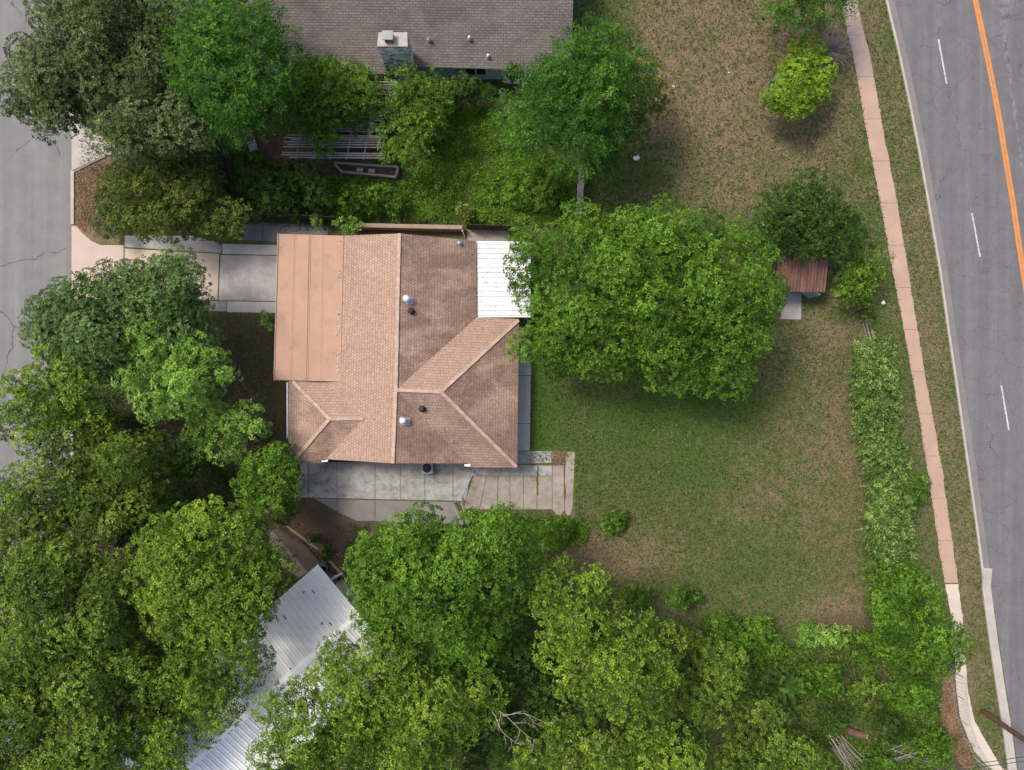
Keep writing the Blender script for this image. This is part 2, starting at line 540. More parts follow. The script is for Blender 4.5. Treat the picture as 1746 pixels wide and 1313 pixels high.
z_dry += 0.2 * ((PXg > inv(EDGE_) - 62) & (PXg < inv(EDGE_)))
z_dry += blob(1090, 680, 120, 30, .12) + blob(1180, 740, 60, 40, .25) + blob(1300, 860, 80, 60, .2) + blob(1010, 720, 40, 30, .2)
z_dirt = boxz(360, 520, 500, 800, 16, 0.5) + boxz(300, 760, 640, 1010, 30, 0.95) + boxz(130, 640, 330, 950, 40, 0.7)
z_dirt += boxz(-200, -300, 500, 260, 60, 0.5) + boxz(430, 1000, 1250, 1500, 60, 0.45) + boxz(-300, 940, 430, 1500, 40, 0.5) + boxz(380, 230, 640, 320, 25, 0.6)
z_dirt += blob(1620, 1230, 28, 120, 0.9) + blob(1430, 1130, 100, 60, 0.4) + boxz(640, 376, 800, 402, 10, 0.9) + blob(1290, 385, 20, 12, 0.5)
z_dirt += boxz(1380, 1030, 1620, 1500, 40, 0.5) + blob(1466, 700, 10, 140, 0.5) + blob(1340, 425, 80, 60, 0.5)
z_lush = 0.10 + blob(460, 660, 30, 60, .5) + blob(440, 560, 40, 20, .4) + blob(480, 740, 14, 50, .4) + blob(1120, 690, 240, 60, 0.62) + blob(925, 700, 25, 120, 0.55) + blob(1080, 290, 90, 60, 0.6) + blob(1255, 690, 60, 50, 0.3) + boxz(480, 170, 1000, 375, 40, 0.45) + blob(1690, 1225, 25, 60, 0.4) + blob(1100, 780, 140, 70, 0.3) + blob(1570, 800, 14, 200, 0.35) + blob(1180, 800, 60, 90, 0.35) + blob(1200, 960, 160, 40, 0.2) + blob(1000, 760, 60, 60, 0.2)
zones = np.stack([z_dry, z_dirt, z_lush, np.ones_like(z_dry)], -1).clip(0, 1).astype(np.float32)

nx, ny = len(gx), len(gy)
me = bpy.data.meshes.new('ground')
verts = np.stack([XX, YY, np.zeros_like(XX)], -1).reshape(-1, 3)
ii = (np.arange(ny - 1)[:, None] * nx + np.arange(nx - 1)[None, :]).ravel()
quads = np.stack([ii, ii + 1, ii + nx + 1, ii + nx], 1).astype(np.int32)
me.vertices.add(len(verts))
me.vertices.foreach_set('co', verts.astype(np.float32).ravel())
me.loops.add(quads.size)
me.loops.foreach_set('vertex_index', quads.ravel())
me.polygons.add(len(quads))
me.polygons.foreach_set('loop_start', np.arange(0, quads.size, 4, dtype=np.int32))
ca = me.color_attributes.new('zones', 'FLOAT_COLOR', 'POINT')
ca.data.foreach_set('color', zones.reshape(-1))
me.update(calc_edges=True)
me.materials.append(M['lawn'])
ground = bpy.data.objects.new('ground', me)
COL.objects.link(ground)
tag(ground, kind='structure')


def zone_at(x, y, ch):
    ix = np.clip(np.searchsorted(gx, x), 0, nx - 1)
    iy = np.clip(np.searchsorted(gy, y), 0, ny - 1)
    return zones[iy, ix, ch]


def sheet(name, pts, mat, z, thick=None):
    """a flat piece of paving: a slab from just under the ground up to z"""
    w = [P(x, y) for x, y in pts]
    mb = MB().prism(w, z - (thick or z + 0.05), z)
    return tag(mb.build(name, mat), kind='structure')


def ragged(pts, step, amp, seed):
    """resample a polyline and jitter it sideways"""
    r = random.Random(seed)
    out = []
    for (x0, y0), (x1, y1) in zip(pts[:-1], pts[1:]):
        L = math.hypot(x1 - x0, y1 - y0)
        n = max(1, int(L / step))
        for i in range(n):
            t = i / n
            out.append((x0 + (x1 - x0) * t + r.uniform(-amp, amp), y0 + (y1 - y0) * t))
    out.append(pts[-1])
    return out


# left street
sheet('street', [(-150, -9000), (113, -9000), (113, 9000), (-150, 9000)], M['street'], 0.008)
sheet('kerb', [(-163, -9000), (-158, -9000), (-158, 9000), (-163, 9000)], M['curb'], 0.12)
sheet('gutter', [(-157, -9000), (-150, -9000), (-150, 9000), (-157, 9000)], M['gutter'], 0.016)
sheet('gutter', [(113, -1200), (121.5, -1200), (121.5, 2400), (113, 2400)], M['gutter'], 0.016)
sheet('kerb', [(122, -1200), (127, -1200), (127, 210), (122, 210)], M['curb'], 0.12)
sheet('kerb', [(122, 292), (127.5, 292), (127.5, 383), (122, 383)], M['curb'], 0.12)
sheet('kerb', [(122, 700), (127, 700), (127, 2400), (122, 2400)], M['curb'], 0.12)
sheet('driveway_apron', [(122, 211), (132, 205), (215, 262), (180, 264), (158, 274), (122, 291)], M['curb'], 0.02)
sheet('kerb', [(123, 293), (158, 275), (180, 265.5), (181, 268.5), (159, 278.5), (124, 297)], M['gutter'], 0.10)

# right road
EDGE = [(1340, -900), (1470, -200), (1510, 5), (1530, 90), (1546, 165), (1565, 260), (1581, 350), (1600, 460), (1614, 560), (1629, 660), (1643, 760), (1656, 850), (1667, 930), (1676, 1000), (1688, 1090), (1700, 1170), (1711, 1240), (1719, 1300), (1760, 1600), (1880, 2400)]


def off(line, d):
    out = []
    for i, (x, y) in enumerate(line):
        a, b = line[max(i - 1, 0)], line[min(i + 1, len(line) - 1)]
        dx, dy = b[0] - a[0], b[1] - a[1]
        L = math.hypot(dx, dy)
        out.append((x + dy / L * d, y - dx / L * d))
    return out


def strip(line, d0, d1): return off(line, d0) + off(line, d1)[::-1]


EDGE = [(-50, -9000)] + EDGE + [(2900, 9000)]
sheet('road', strip(EDGE, 15, 395), M['road'], 0.008)
sheet('kerb', strip(EDGE, 403, 408), M['curb'], 0.12)
sheet('gutter', strip(EDGE, 395, 402.5), M['gutter'], 0.016)
up, lo = EDGE[:15], EDGE[14:]
sheet('gutter', strip(up, 3.6, 15), M['gutter'], 0.016)
sheet('kerb', strip(up, 0, 3.4), M['curb'], 0.12)
lo_s = [(1676, 968)] + [(x - 3, y) for x, y in lo]
sheet('kerb', strip(lo_s, 0, 4.5), M['curb'], 0.13)
sheet('gutter', strip(lo_s, 4.7, 16), M['curb'], 0.02)
for a, b in (((1600, 67), (1614, 143)), ((1657, 363), (1671, 438)), ((1707, 657), (1720, 733)), ((1548, -215), (1560, -140)), ((1755, 960), (1766, 1035))):
    sheet('lane_marking', [(a[0] - 1.3, a[1]), (a[0] + 1.3, a[1]), (b[0] + 1.3, b[1]), (b[0] - 1.3, b[1])], M['white_paint'], 0.013)
ORANGE = [(1600, -300), (1640, -110), (1664, 5), (1680, 80), (1694, 150), (1706, 215), (1716, 280), (1727, 345), (1737, 415), (1760, 560), (1800, 830)]
sheet('centre_line', strip(ORANGE, -4.6, -0.35), M['orange_paint'], 0.013)
sheet('centre_line', strip(ORANGE, 0.35, 4.6), M['orange_paint'], 0.013)
sheet('tar_seam', ragged([(1700, -40), (1707, 60), (1718, 130), (1728, 200), (1742, 300)], 9, 1.8, 3) + ragged([(1740, -40), (1716, 60), (1724, 130), (1733, 200), (1748, 300)], 9, 1.8, 4)[::-1], M['tar'], 0.0125)
for i, (ln, w) in enumerate((([(1622, 150), (1642, 260), (1656, 360)], 0.7), ([(1672, 440), (1694, 560), (1707, 655)], 0.6), ([(1640, 700), (1668, 850), (1690, 1000), (1722, 1200), (1728, 1290)], 0.8), ([(1650, 720), (1684, 890), (1712, 1060), (1742, 1200)], 0.6), ([(1597, 5), (1600, 66)], 0.6))):
    q = ragged(ln, 7, 1.1, 20 + i)
    sheet('road_dark_line', [(x - w, y) for x, y in q] + [(x + w, y) for x, y in q[::-1]], M['tar'], 0.0115)  # thin dark line laid on the asphalt

# sidewalk, panel by panel
WALK_L = [(1392, -300), (1437, 20), (1455, 100), (1478, 230), (1500, 340), (1525, 480), (1555, 640), (1581, 800), (1603, 950), (1611, 994)]
WALK_R = [(1420, -300), (1464, 20), (1484, 100), (1507, 230), (1529, 340), (1551, 480), (1577, 640), (1606, 800), (1627, 950), (1634, 994)]
LOW_L = [(1611, 996), (1623, 1060), (1628, 1130), (1630, 1180), (1638, 1230), (1660, 1280), (1688, 1310), (1760, 1370)]
LOW_R = [(1633, 996), (1642, 1060), (1646, 1130), (1650, 1180), (1662, 1230), (1684, 1270), (1708, 1310), (1775, 1350)]


def along(line, t):
    Ls = [0]
    for a, b in zip(line[:-1], line[1:]): Ls.append(Ls[-1] + math.hypot(b[0] - a[0], b[1] - a[1]))
    d = t * Ls[-1]
    for i in range(len(line) - 1):
        if d <= Ls[i + 1] or i == len(line) - 2:
            f = (d - Ls[i]) / (Ls[i + 1] - Ls[i])
            return (line[i][0] + (line[i + 1][0] - line[i][0]) * f, line[i][1] + (line[i + 1][1] - line[i][1]) * f)


def walk(L, Rr, n, mat, seed):
    r = random.Random(seed)
    for i in range(n):
        t0, t1 = i / n, (i + 1) / n - 0.0004
        q0, q1 = [], []
        for j in range(7):
            t = t0 + (t1 - t0) * j / 6
            a, b = along(L, t), along(Rr, t)
            q0.append((a[0] + r.uniform(-0.9, 0.9), a[1]))
            q1.append((b[0] + r.uniform(-0.9, 0.9), b[1]))
        sheet('sidewalk', q0 + q1[::-1], M['walk_grey'] if mat is M['sidewalk'] and i < 6 else mat, 0.035 + r.uniform(0, 0.006))


walk(WALK_L, WALK_R, 18, M['sidewalk'], 1)
walk(LOW_L, LOW_R, 8, M['sidewalk_pale'], 2)

# driveway
sheet('driveway', [(122, 385), (131, 386), (140, 397), (156, 411), (172, 418), (211, 418), (210, 530), (122, 600)], M['drive_pink'], 0.02)
sheet('driveway', [(213, 424), (374, 433), (371, 511), (213, 511)], M['drive_pink'], 0.022)
sheet('driveway', [(213, 402), (330, 402), (378, 416), (377, 431.5), (213, 421)], M['drive_grey'], 0.018)
sheet('driveway', [(376.5, 435), (520, 437), (520, 514), (373, 512)], M['drive_grey'], 0.022)
sheet('driveway', [(379, 416), (520, 419), (520, 435.5), (379, 433)], M['drive_white'], 0.019)
sheet('driveway', [(357, 513.5), (387, 514), (386, 531), (357, 530)], M['patio'], 0.018)
sheet('driveway', [(388, 514), (500, 515.5), (500, 534), (387, 532)], M['drive_white'], 0.022)
sheet('path', [(412, 384), (448, 380), (447, 411), (406, 409)], M['drive_dark'], 0.02)
sheet('path', [(449, 380), (560, 384), (560, 415), (448, 411)], M['drive_dark'], 0.02)
# paving round the brown house
sheet('side_path', [(880, 560), (906, 560), (905.5, 640), (879, 640)], M['drive_white'], 0.02)
sheet('side_path', [(879, 641), (905, 641), (904, 722), (877, 722)], M['drive_white'], 0.022)
sheet('side_path', [(877, 723), (904, 723), (903, 768), (876, 768)], M['drive_white'], 0.019)
sheet('paved_pad', [(797, 391), (868, 392.5), (868, 420), (797, 420)], M['patio_brown'], 0.02)
for i, (x0, x1) in enumerate(((505, 526), (527, 574.5), (575.2, 639), (640, 682), (683, 724), (725, 772), (773, 806))):
    f = lambda x: 848 + (x - 505) * 0.02
    sheet('patio', [(x0, 788), (x1, 788), (x1 - (12 if i == 6 else 0), f(x1)), (x0, f(x0))], M['patio'], 0.02 + 0.001 * (i % 3))
sheet('patio', [(536, 850), (574.5, 851), (575, 872)], M['patio_low'], 0.018)
sheet('patio', [(575.5, 851), (639, 853), (639, 888), (608, 888), (576, 873)], M['patio_low'], 0.02)
sheet('patio', [(640, 853), (773, 856), (790, 893), (640, 888.5)], M['patio_low'], 0.021)
for x0, x1, x2, x3 in ((807, 829, 817, 790), (830, 849, 847, 818), (850, 869, 869, 848), (870, 892, 892, 870), (893, 915, 915, 893), (916, 941, 941, 916)):
    sheet('patio', [(x0, 812), (x1, 812), (x2, 868), (x3, 868)], M['patio_brown'], 0.02 + 0.0015 * ((x0 // 7) % 3))
sheet('patio', [(870, 769), (940, 769), (940, 791), (870, 791)], M['patio'], 0.022)
sheet('patio', [(800, 793), (941, 792.5), (941, 811), (800, 811)], M['patio'], 0.019)
sheet('patio', [(942, 794), (961, 793), (962, 870), (955, 879), (948, 877), (942, 868)], M['patio_brown'], 0.02)
sheet('patio', [(964, 770), (980, 771), (976, 868), (972, 878), (966, 878), (963, 868)], M['patio_brown'], 0.022)
sheet('patio', [(942, 770), (963, 770), (962, 792), (942, 791.5)], M['patio_brown'], 0.016)
sheet('moss', [(898, 790.5), (940, 788.5), (960, 789), (961, 792.5), (940, 794), (905, 793.5)], M['moss'], 0.026)
sheet('moss', ragged([(916.5, 795), (914.5, 820), (916, 845)], 5, 1, 8) + ragged([(919, 795), (918, 820), (918, 845)], 5, 1, 9)[::-1], M['moss'], 0.026)
sheet('moss', [(962, 831), (964, 829), (965.5, 838), (964, 852), (962.5, 853), (960.5, 842)], M['moss'], 0.026)
sheet('shed_pad', [(1333, 500), (1366, 500), (1365.5, 545), (1331, 544)], M['drive_grey'], 0.05)
sheet('paved_yard', [(462, 905), (488, 888), (560, 935), (596, 975), (560, 1010), (520, 985)], M['paving_brown'], 0.015)
sheet('paved_yard', [(561, 1009), (582, 986), (625, 1030), (618, 1060)], M['sidewalk_pale'], 0.02)
sheet('path', [(455, 905), (466, 908), (525, 975), (510, 985), (470, 960)], M['wood_tan'], 0.03)

#@@SECTION2
# ------------------------------------------------------------------ the brown house
def roof(name, planes, mat, parent, thick=0.14, stain_shade=None):
    """planes: lists of (px, py, z); one mesh of sloping planes with a thickness"""
    vs, fs, key = [], [], {}
    for pl in planes:
        f = []
        for q in pl:
            if q not in key:
                key[q] = len(vs)
                vs.append(P(*q))
            f.append(key[q])
        fs.append(f)
    off_ = parent_loc(parent)
    me = bpy.data.meshes.new(name)
    me.from_pydata([tuple(v - off_) for v in vs], [], fs)
    bm = bmesh.new()
    bm.from_mesh(me)
    for f in bm.faces:
        f.normal_update()
        if f.normal.z < 0: f.normal_flip()
    bm.to_mesh(me)
    bm.free()
    slope_uv(me)
    if stain_shade:
        at = me.attributes.new('stain_shade', 'FLOAT', 'FACE')
        at.data.foreach_set('value', stain_shade)
    me.materials.append(mat)
    o = bpy.data.objects.new(name, me)
    COL.objects.link(o)
    o.parent = parent
    s = o.modifiers.new('thickness', 'SOLIDIFY')
    s.thickness = thick
    s.offset = -1
    return o


def ridge_caps(a, b, mat, parent, w=0.23):
    """a row of lapped ridge tiles from a to b"""
    a, b = P(*a), P(*b)
    d = b - a
    n = max(2, int(d.length / 0.42))
    mb = MB()
    for i in range(n):
        p, q = a + d * (i / n), a + d * ((i + 1) / n)
        up = Vector((0, 0, 0.035 + 0.006 * (i % 3)))
        mb.bar(p + up, q + up * 0.8, w + random.uniform(-0.02, 0.02), 0.05)
    return mb.build('ridge_cap', mat, parent)


hb = P(700, 600, 0)
house = thing('brown_house', 'single storey house with brown shingle roof, flat carport roof and white patio cover', 'house', hb)
rz = 4.45


def in_plane(px, py, a, b, c_):
    """the height at which (px, py) lies in the plane of a, b, c"""
    A_, B_, C_ = P(*a), P(*b), P(*c_)
    n = (B_ - A_).cross(C_ - A_)
    f = P(px, py, 0)
    # n . (f (H - z) / H + z k - A) = 0
    return (n.dot(A_) - n.dot(f)) / (n.z - n.dot(f) / H)


pl_w = ((681, 398, rz), (670, 790, rz), (580, 520, 3.12))
W = lambda x, y: (x, y, in_plane(x, y, *pl_w))
RN, RM, RS = W(681, 398), (675, 665, rz), W(670, 790)
WJ, WV, WE = W(620, 714), W(549, 650), W(555, 783)
RN, RS = (681, 398, rz), (670, 790, rz)
planes = [
    [RN, W(585, 402), W(578, 650), WV, WJ, RM],
    [RM, WJ, WE, RS],
    [(681, 398, rz), (675, 665, rz), (813, 541, 2.58), (812, 411, 2.58)],
    [(675, 665, rz), (752, 668, rz), (885, 544, 2.58), (813, 541, 2.58)],
    [(752, 668, rz), (882, 797, 2.58), (885, 544, 2.58)],
    [(675, 665, rz), (796, 790, 2.66), (800, 797, 2.58), (882, 797, 2.58), (752, 668, rz)],
    [(675, 665, rz), (670, 790, rz), (796, 790, 2.66)],
    [WJ, WV, (499, 649, 2.72), (562, 714, 3.76)],
    [(562, 714, 3.76), (499, 649, 2.72), (492, 650, 2.66), (491, 746, 2.66), (498, 789, 2.66)],
    [(562, 714, 3.76), (498, 789, 2.66), (552, 790, 2.66), WE, WJ],
]
roof('roof', planes, M['shingle'], house, stain_shade=[.15, .15, 1.0, .25, 1.0, .75, 1.0, .2, .7, 1.0])  # stain kept low on most sunlit slopes, so colour carries part of the shade
for a, b in (((681, 398, rz), (675, 665, rz)), ((675, 665, rz), (670, 790, rz)), ((675, 665, rz), (752, 668, rz)), ((752, 668, rz), (884, 546, 2.6)), ((752, 668, rz), (881, 796, 2.6)), ((562, 714, 3.76), WJ), ((562, 714, 3.76), (500, 651, 2.72)), ((562, 714, 3.76), (499, 788, 2.68))):
    ridge_caps(a, b, M['ridge'], house)
# carport roof of lapped sheets
mb = MB()
xs0, xs1 = [475, 501, 526, 550, 586], [468, 495, 521, 546, 581]
zc = [2.70, 2.80, 2.90, 3.0, 3.16]
for i in range(4):
    lap = 1.2 if i < 3 else 0
    q = [P(xs0[i], 399 + i * 0.8, zc[i] - 0.0), P(xs0[i + 1] + lap, 399.6 + i * 0.8, zc[i + 1] - 0.012), P(xs1[i + 1] + lap, 648.6 + i * 0.6, zc[i + 1] - 0.012), P(xs1[i], 648 + i * 0.6, zc[i])]
    for p in q: p.z += 0.02 * (i % 2) + 0.03
    lo_ = [p - Vector((0, 0, 0.1 if i % 2 == 0 else 0.12)) for p in q]
    mb.poly(q).poly(lo_[::-1])
    for a, b in ((0, 1), (1, 2), (2, 3), (3, 0)): mb.poly([q[a], lo_[a], lo_[b], q[b]])
mb.build('carport_roof', M['rolled'], house)
for i in range(1, 4):
    zz = zc[i] + 0.062
    MB().bar(P(xs0[i] + 1, 400 + i * .8, zz), P(xs1[i] + 1, 648 + i * .6, zz), 0.035, 0.012).build('roof_seam', M['seam'], house)
    MB().bar(P(xs0[i] + 3.5, 400 + i * .8, zz + .01), P(xs1[i] + 3.5, 648 + i * .6, zz + .01), 0.05, 0.012).build('roof_seam', M['seam_pale'], house)
for px, py in ((480, 408), (480, 520), (478, 638), (560, 408)):
    b = P(px, py, 2.6)
    MB().prism([(b.x - .06, b.y - .06), (b.x + .06, b.y - .06), (b.x + .06, b.y + .06), (b.x - .06, b.y + .06)], 0, 2.68).build('carport_post', M['white_paint_wall'], house)
# pale patched edge where the carport meets the shingles
for i in range(26):
    t = random.random()
    c_ = P(581 - 7 * t + random.uniform(-3, 2), 410 + 236 * t, 3.19)
    s_ = random.uniform(0.05, 0.13)
    MB().box(c_ + Vector((0, 0, 0.035)), (s_, s_ * 1.3, 0.02), rz=random.uniform(0, 3)).build('roof_patch', M['drive_pink'], house)
# white patio cover with standing ribs
mb = MB()
A, B, Cc, D = P(813, 411, 2.42), P(905, 412, 2.18), P(905, 541, 2.18), P(813, 541, 2.42)
for (a, b, c_, d) in ((A, B, Cc, D),):
    lo_ = [q - Vector((0, 0, 0.04)) for q in (a, b, c_, d)]
    mb.poly([a, b, c_, d]).poly(lo_[::-1])
    qs = [a, b, c_, d]
    for i in range(4): mb.poly([qs[i], lo_[i], lo_[(i + 1) % 4], qs[(i + 1) % 4]])
for i in range(16):
    t = (i + 0.5) / 16
    mb.bar(A.lerp(D, t) + Vector((0, 0, 0.035)), B.lerp(Cc, t) + Vector((0, 0, 0.035)), 0.045, 0.07)
mb.build('patio_cover', M['white_roof'], house)
mb = MB()
mb.bar(P(895, 411, 2.12), P(895, 541, 2.12), 0.08, 0.16)
mb.build('patio_cover_beam', M['white_paint_wall'], house)
for px, py in ((895, 414), (895, 476), (895, 538)):
    b = P(px, py, 2.12)
    MB().prism([(b.x - .05, b.y - .05), (b.x + .05, b.y - .05), (b.x + .05, b.y + .05), (b.x - .05, b.y + .05)], 0, 2.04).build('patio_cover_post', M['white_paint_wall'], house)
# walls, gables
foot = [(592, 414), (798, 417), (798, 554), (870, 558), (868, 784), (806, 783), (806, 777), (563, 774), (563, 776), (508, 776), (508, 664), (592, 664)]
MB().prism([P(x, y, 2.6) for x, y in foot], 0, 2.5).build('wall', M['brick'], house)
for (a, b, c_) in (((594, 416, 2.95), (680, 412, 4.28), (798, 417, 2.6)), ((570, 774, 2.85), (670, 775, 4.28), (790, 776, 2.6))):
    a, b, c_ = P(*a), P(*b), P(*c_)
    y = (a.y + c_.y) / 2
    mb = MB()
    pts = [Vector((a.x, y, 2.45)), Vector((a.x, y, a.z - 0.18)), Vector((b.x, y, b.z - 0.2)), Vector((c_.x, y, 2.46)), ]
    bk = [p + Vector((0, 0.12, 0)) for p in pts]
    mb.poly(pts).poly(bk[::-1])
    for i in range(4): mb.poly([pts[i], bk[i], bk[(i + 1) % 4], pts[(i + 1) % 4]])
    mb.build('gable', M['fascia'], house)
mb = MB()
for a, b in (((468, 649, 2.72), (475, 398, 2.72)),):
    mb.bar(P(*a) - Vector((.02, 0, 0)), P(*b) - Vector((.02, 0, 0)), 0.05, 0.16)
mb.build('fascia', M['fascia'], house)


def wall_window(c, w, h, face, parent, door=False):
    """face: unit xy direction it looks to"""
    fx = Vector(face + (0,))
    ang = math.atan2(face[1], face[0]) + math.pi / 2
    fr = MB().box(c, (w, 0.1, h), rz=ang).build('door' if door else 'window', M['white_paint_wall'], parent)
    if door:
        MB().box(Vector(c) + fx * 0.08 + Vector((0, 0, 0)) + Vector((fx.y, -fx.x, 0)) * w * 0.38, (0.05, 0.06, 0.12), rz=ang).build('handle', M['steel'], fr)
    else:
        for s in (-1, 1):
            MB().box(Vector(c) + fx * 0.05 + Vector((-fx.y, fx.x, 0)) * s * w * 0.235, (w * 0.41, 0.03, h * 0.84), rz=ang).build('pane', M['dark_glass'], fr)
    return fr


for px, py, w, h, face, dr in ((620, 774.6, 1.5, 1.1, (0, -1), 0), (735, 776, 1.2, 1.1, (0, -1), 0), (690, 776, 0.95, 2.05, (0, -1), 1), (869, 700, 1.5, 1.1, (1, 0), 0), (870, 620, 0.95, 2.05, (1, 0), 1), (508, 720, 1.8, 1.2, (-1, 0), 0), (592, 500, 0.95, 2.05, (-1, 0), 1), (730, 415.5, 1.2, 1.1, (0, 1), 0)):
    p = P(px, py, 2.6)
    wall_window((p.x + face[0] * 0.03, p.y + face[1] * 0.03, 1.04 if dr else 1.5), w, h, face, house, dr)


# roof fittings
def turbine(px, py, z, parent):
    c_ = P(px, py, z + 0.4)
    base = MB().lathe((c_.x, c_.y, z - 0.25), [(0.17, 0), (0.16, 0.45), (0.13, 0.5)]).build('turbine_vent', M['white_metal'], parent)
    mb = MB()
    for i in range(16):
        t0 = 2 * math.pi * i / 16
        pts = []
        for j in range(6):
            a = math.pi * (0.12 + 0.72 * j / 5)
            r = 0.24 * math.sin(a)
            tt = t0 + 0.25 * math.sin(a)
            pts.append(Vector((c_.x + r * math.cos(tt), c_.y + r * math.sin(tt), z + 0.45 - 0.21 * math.cos(a))))
        mb.tube(pts, 0.026, 4)
    mb.lathe((c_.x, c_.y, z + 0.6), [(0.13, 0), (0.10, 0.05), (0.02, 0.07)])
    mb.build('turbine_head', M['white_metal'], base, smooth=False)
    MB().box((c_.x + 0.16, c_.y - 0.1, z + 0.0), (0.5, 0.5, 0.02), M=Matrix.Rotation(0.33, 3, 'Y')).build('flashing', M['steel'], base)
    return base


def pipe_vent(px, py, z, r, h, mat, parent, cap=True):
    c_ = P(px, py, z + h)
    o = MB().lathe((c_.x, c_.y, z - 0.3), [(r, 0), (r, h + 0.3)], 12).build('vent_pipe', mat, parent)
    if cap: MB().lathe((c_.x, c_.y, z + h), [(r * 1.7, -0.06), (r * 1.8, 0), (r * 1.2, 0.08), (0.01, 0.1)], 14).build('vent_cap', mat, o)
    MB().lathe((c_.x, c_.y, z - 0.28), [(r * 2.4, 0), (r * 2.2, 0.3), (r * 1.1, 0.36)], 14).build('flashing', M['steel'] if mat is not M['black'] else M['black'], o)
    return o


turbine(693, 509, 4.2, house)
turbine(687, 717, 4.2, house)
pipe_vent(700, 530, 4.12, 0.11, 0.3, M['black'], house)
pipe_vent(719, 697, 4.05, 0.11, 0.28, M['black'], house)
pipe_vent(770, 752, 3.15, 0.05, 0.3, M['steel'], house, False)
pipe_vent(783, 414, 2.95, 0.08, 0.3, M['bluegrey'], house)
m_ = P(792, 404, 2.7)
mast = MB().tube([(m_.x, m_.y, 1.2), (m_.x, m_.y, 4.6)], 0.035, 8).build('service_mast', M['white_metal'], house)
MB().lathe((m_.x, m_.y, 4.55), [(0.05, 0), (0.08, 0.08), (0.02, 0.16)], 10).build('weather_head', M['steel'], mast)
# gutter outlets and a downpipe
for px, py, z in ((554, 784, 2.74), (797, 792, 2.62)):
    MB().box(P(px, py, z) + Vector((0, -0.06, 0)), (0.42, 0.14, 0.12)).build('gutter_outlet', M['white_metal'], house)
MB().tube([P(490, 652, 2.6), P(490, 742, 2.6)], 0.05, 8).build('gutter', M['white_metal'], house)
MB().tube([P(490, 742, 2.6), P(489, 746, 2.5), P(491, 748, 1.8), P(492, 749, 0.1)], 0.045, 8).build('downpipe', M['white_metal'], house)

# ------------------------------------------------------------------ grey neighbour house at the top
nh = thing('grey_house', 'grey shingled house with pale blue siding and a big stone chimney', 'house', P(700, 0, 0))
gz = 5.3
roof('roof', [
    [(420, 124, 2.6), (657, 126, 2.6), (659, 112, 2.85), (974, 122, 2.85), (979, -72, gz), (440, -72, gz)],
    [(979, -72, gz), (985, -290, 2.6), (300, -290, 2.6), (440, -72, gz)],
    [(440, -72, gz), (300, -290, 2.6), (300, 124, 2.6), (420, 124, 2.6)],
], M['shingle_grey'], nh)
ridge_caps((440, -72, gz), (979, -72, gz), M['ridge_grey'], nh)
w0 = P(320, 108, 2.6)
w1 = P(962, 108, 2.6)
w2 = P(962, -275, 2.6)
MB().prism([(w0.x, w0.y), (w1.x, w0.y), (w1.x, w2.y), (w0.x, w2.y)], 0, 2.5).build('wall', M['siding'], nh)
mb = MB()
for i in range(60):
    x = w0.x + (w1.x - w0.x) * i / 59
    mb.box((x, w0.y - 0.01, 1.25), (0.03, 0.05, 2.44))
mb.build('siding_batten', M['siding'], nh)
for x, w in ((810, 1.6), (930, 1.2)):
    p = P(x, 108, 2.6)
    wall_window((p.x, w0.y - 0.04, 1.5), w, 1.1, (0, -1), nh)
# stone chimney
ch = MB()
c0, c1, c2, c3 = P(643, 79, 5.9), P(695, 79, 5.9), P(694, 55, 5.9), P(646, 55, 5.9)
top = [Vector(q) for q in (c0, c1, c2, c3)]
r_ = random.Random(5)
levels = 14
rings = []
for kz in range(levels + 1):
    z = 5.8 * kz / levels
    ring = []
    for i in range(4):
        a, b = top[i], top[(i + 1) % 4]
        for j in range(8):
            q = a.lerp(b, j / 8)
            cxy = (top[0] + top[2]) / 2
            g = 1.0 + (0.16 if z < 2.4 else 0.0) * (1 - z / 2.4 if z < 2.4 else 0)
            p = cxy + (q - cxy) * g
            ring.append((p.x + r_.uniform(-.05, .05), p.y + r_.uniform(-.05, .05), z + r_.uniform(-.04, .04)))
    rings.append(ring)
n_ = len(rings[0])
for ring in rings: ch.v += ring
for kz in range(levels):
    for j in range(n_):
        j2 = (j + 1) % n_
        ch.f.append((kz * n_ + j, kz * n_ + j2, (kz + 1) * n_ + j2, (kz + 1) * n_ + j))
chim = ch.build('chimney', M['stone'], nh)
g = (top[0] + top[2]) / 2
MB().prism([g + (q - g) * 1.02 for q in top], 5.74, 5.9).build('chimney_crown', M['stone_cap'], chim, bevel=0.02)
f_ = P(664, 66, 6.0)
MB().box((f_.x, f_.y, 6.06), (0.55, 0.5, 0.36)).build('flue', M['terracotta'], chim)
MB().box((f_.x - 0.05, f_.y + 0.05, 6.36), (0.72, 0.62, 0.08)).build('flue_cap', M['cap_green'], chim, bevel=0.02)
for px, py, z, mt in ((731, 64, 3.75, 'terracotta'), (800, 62, 3.75, 'white_metal'), (832, 93, 3.3, 'white_metal')):
    pipe_vent(px, py, z, 0.06, 0.2, M[mt], nh, False)
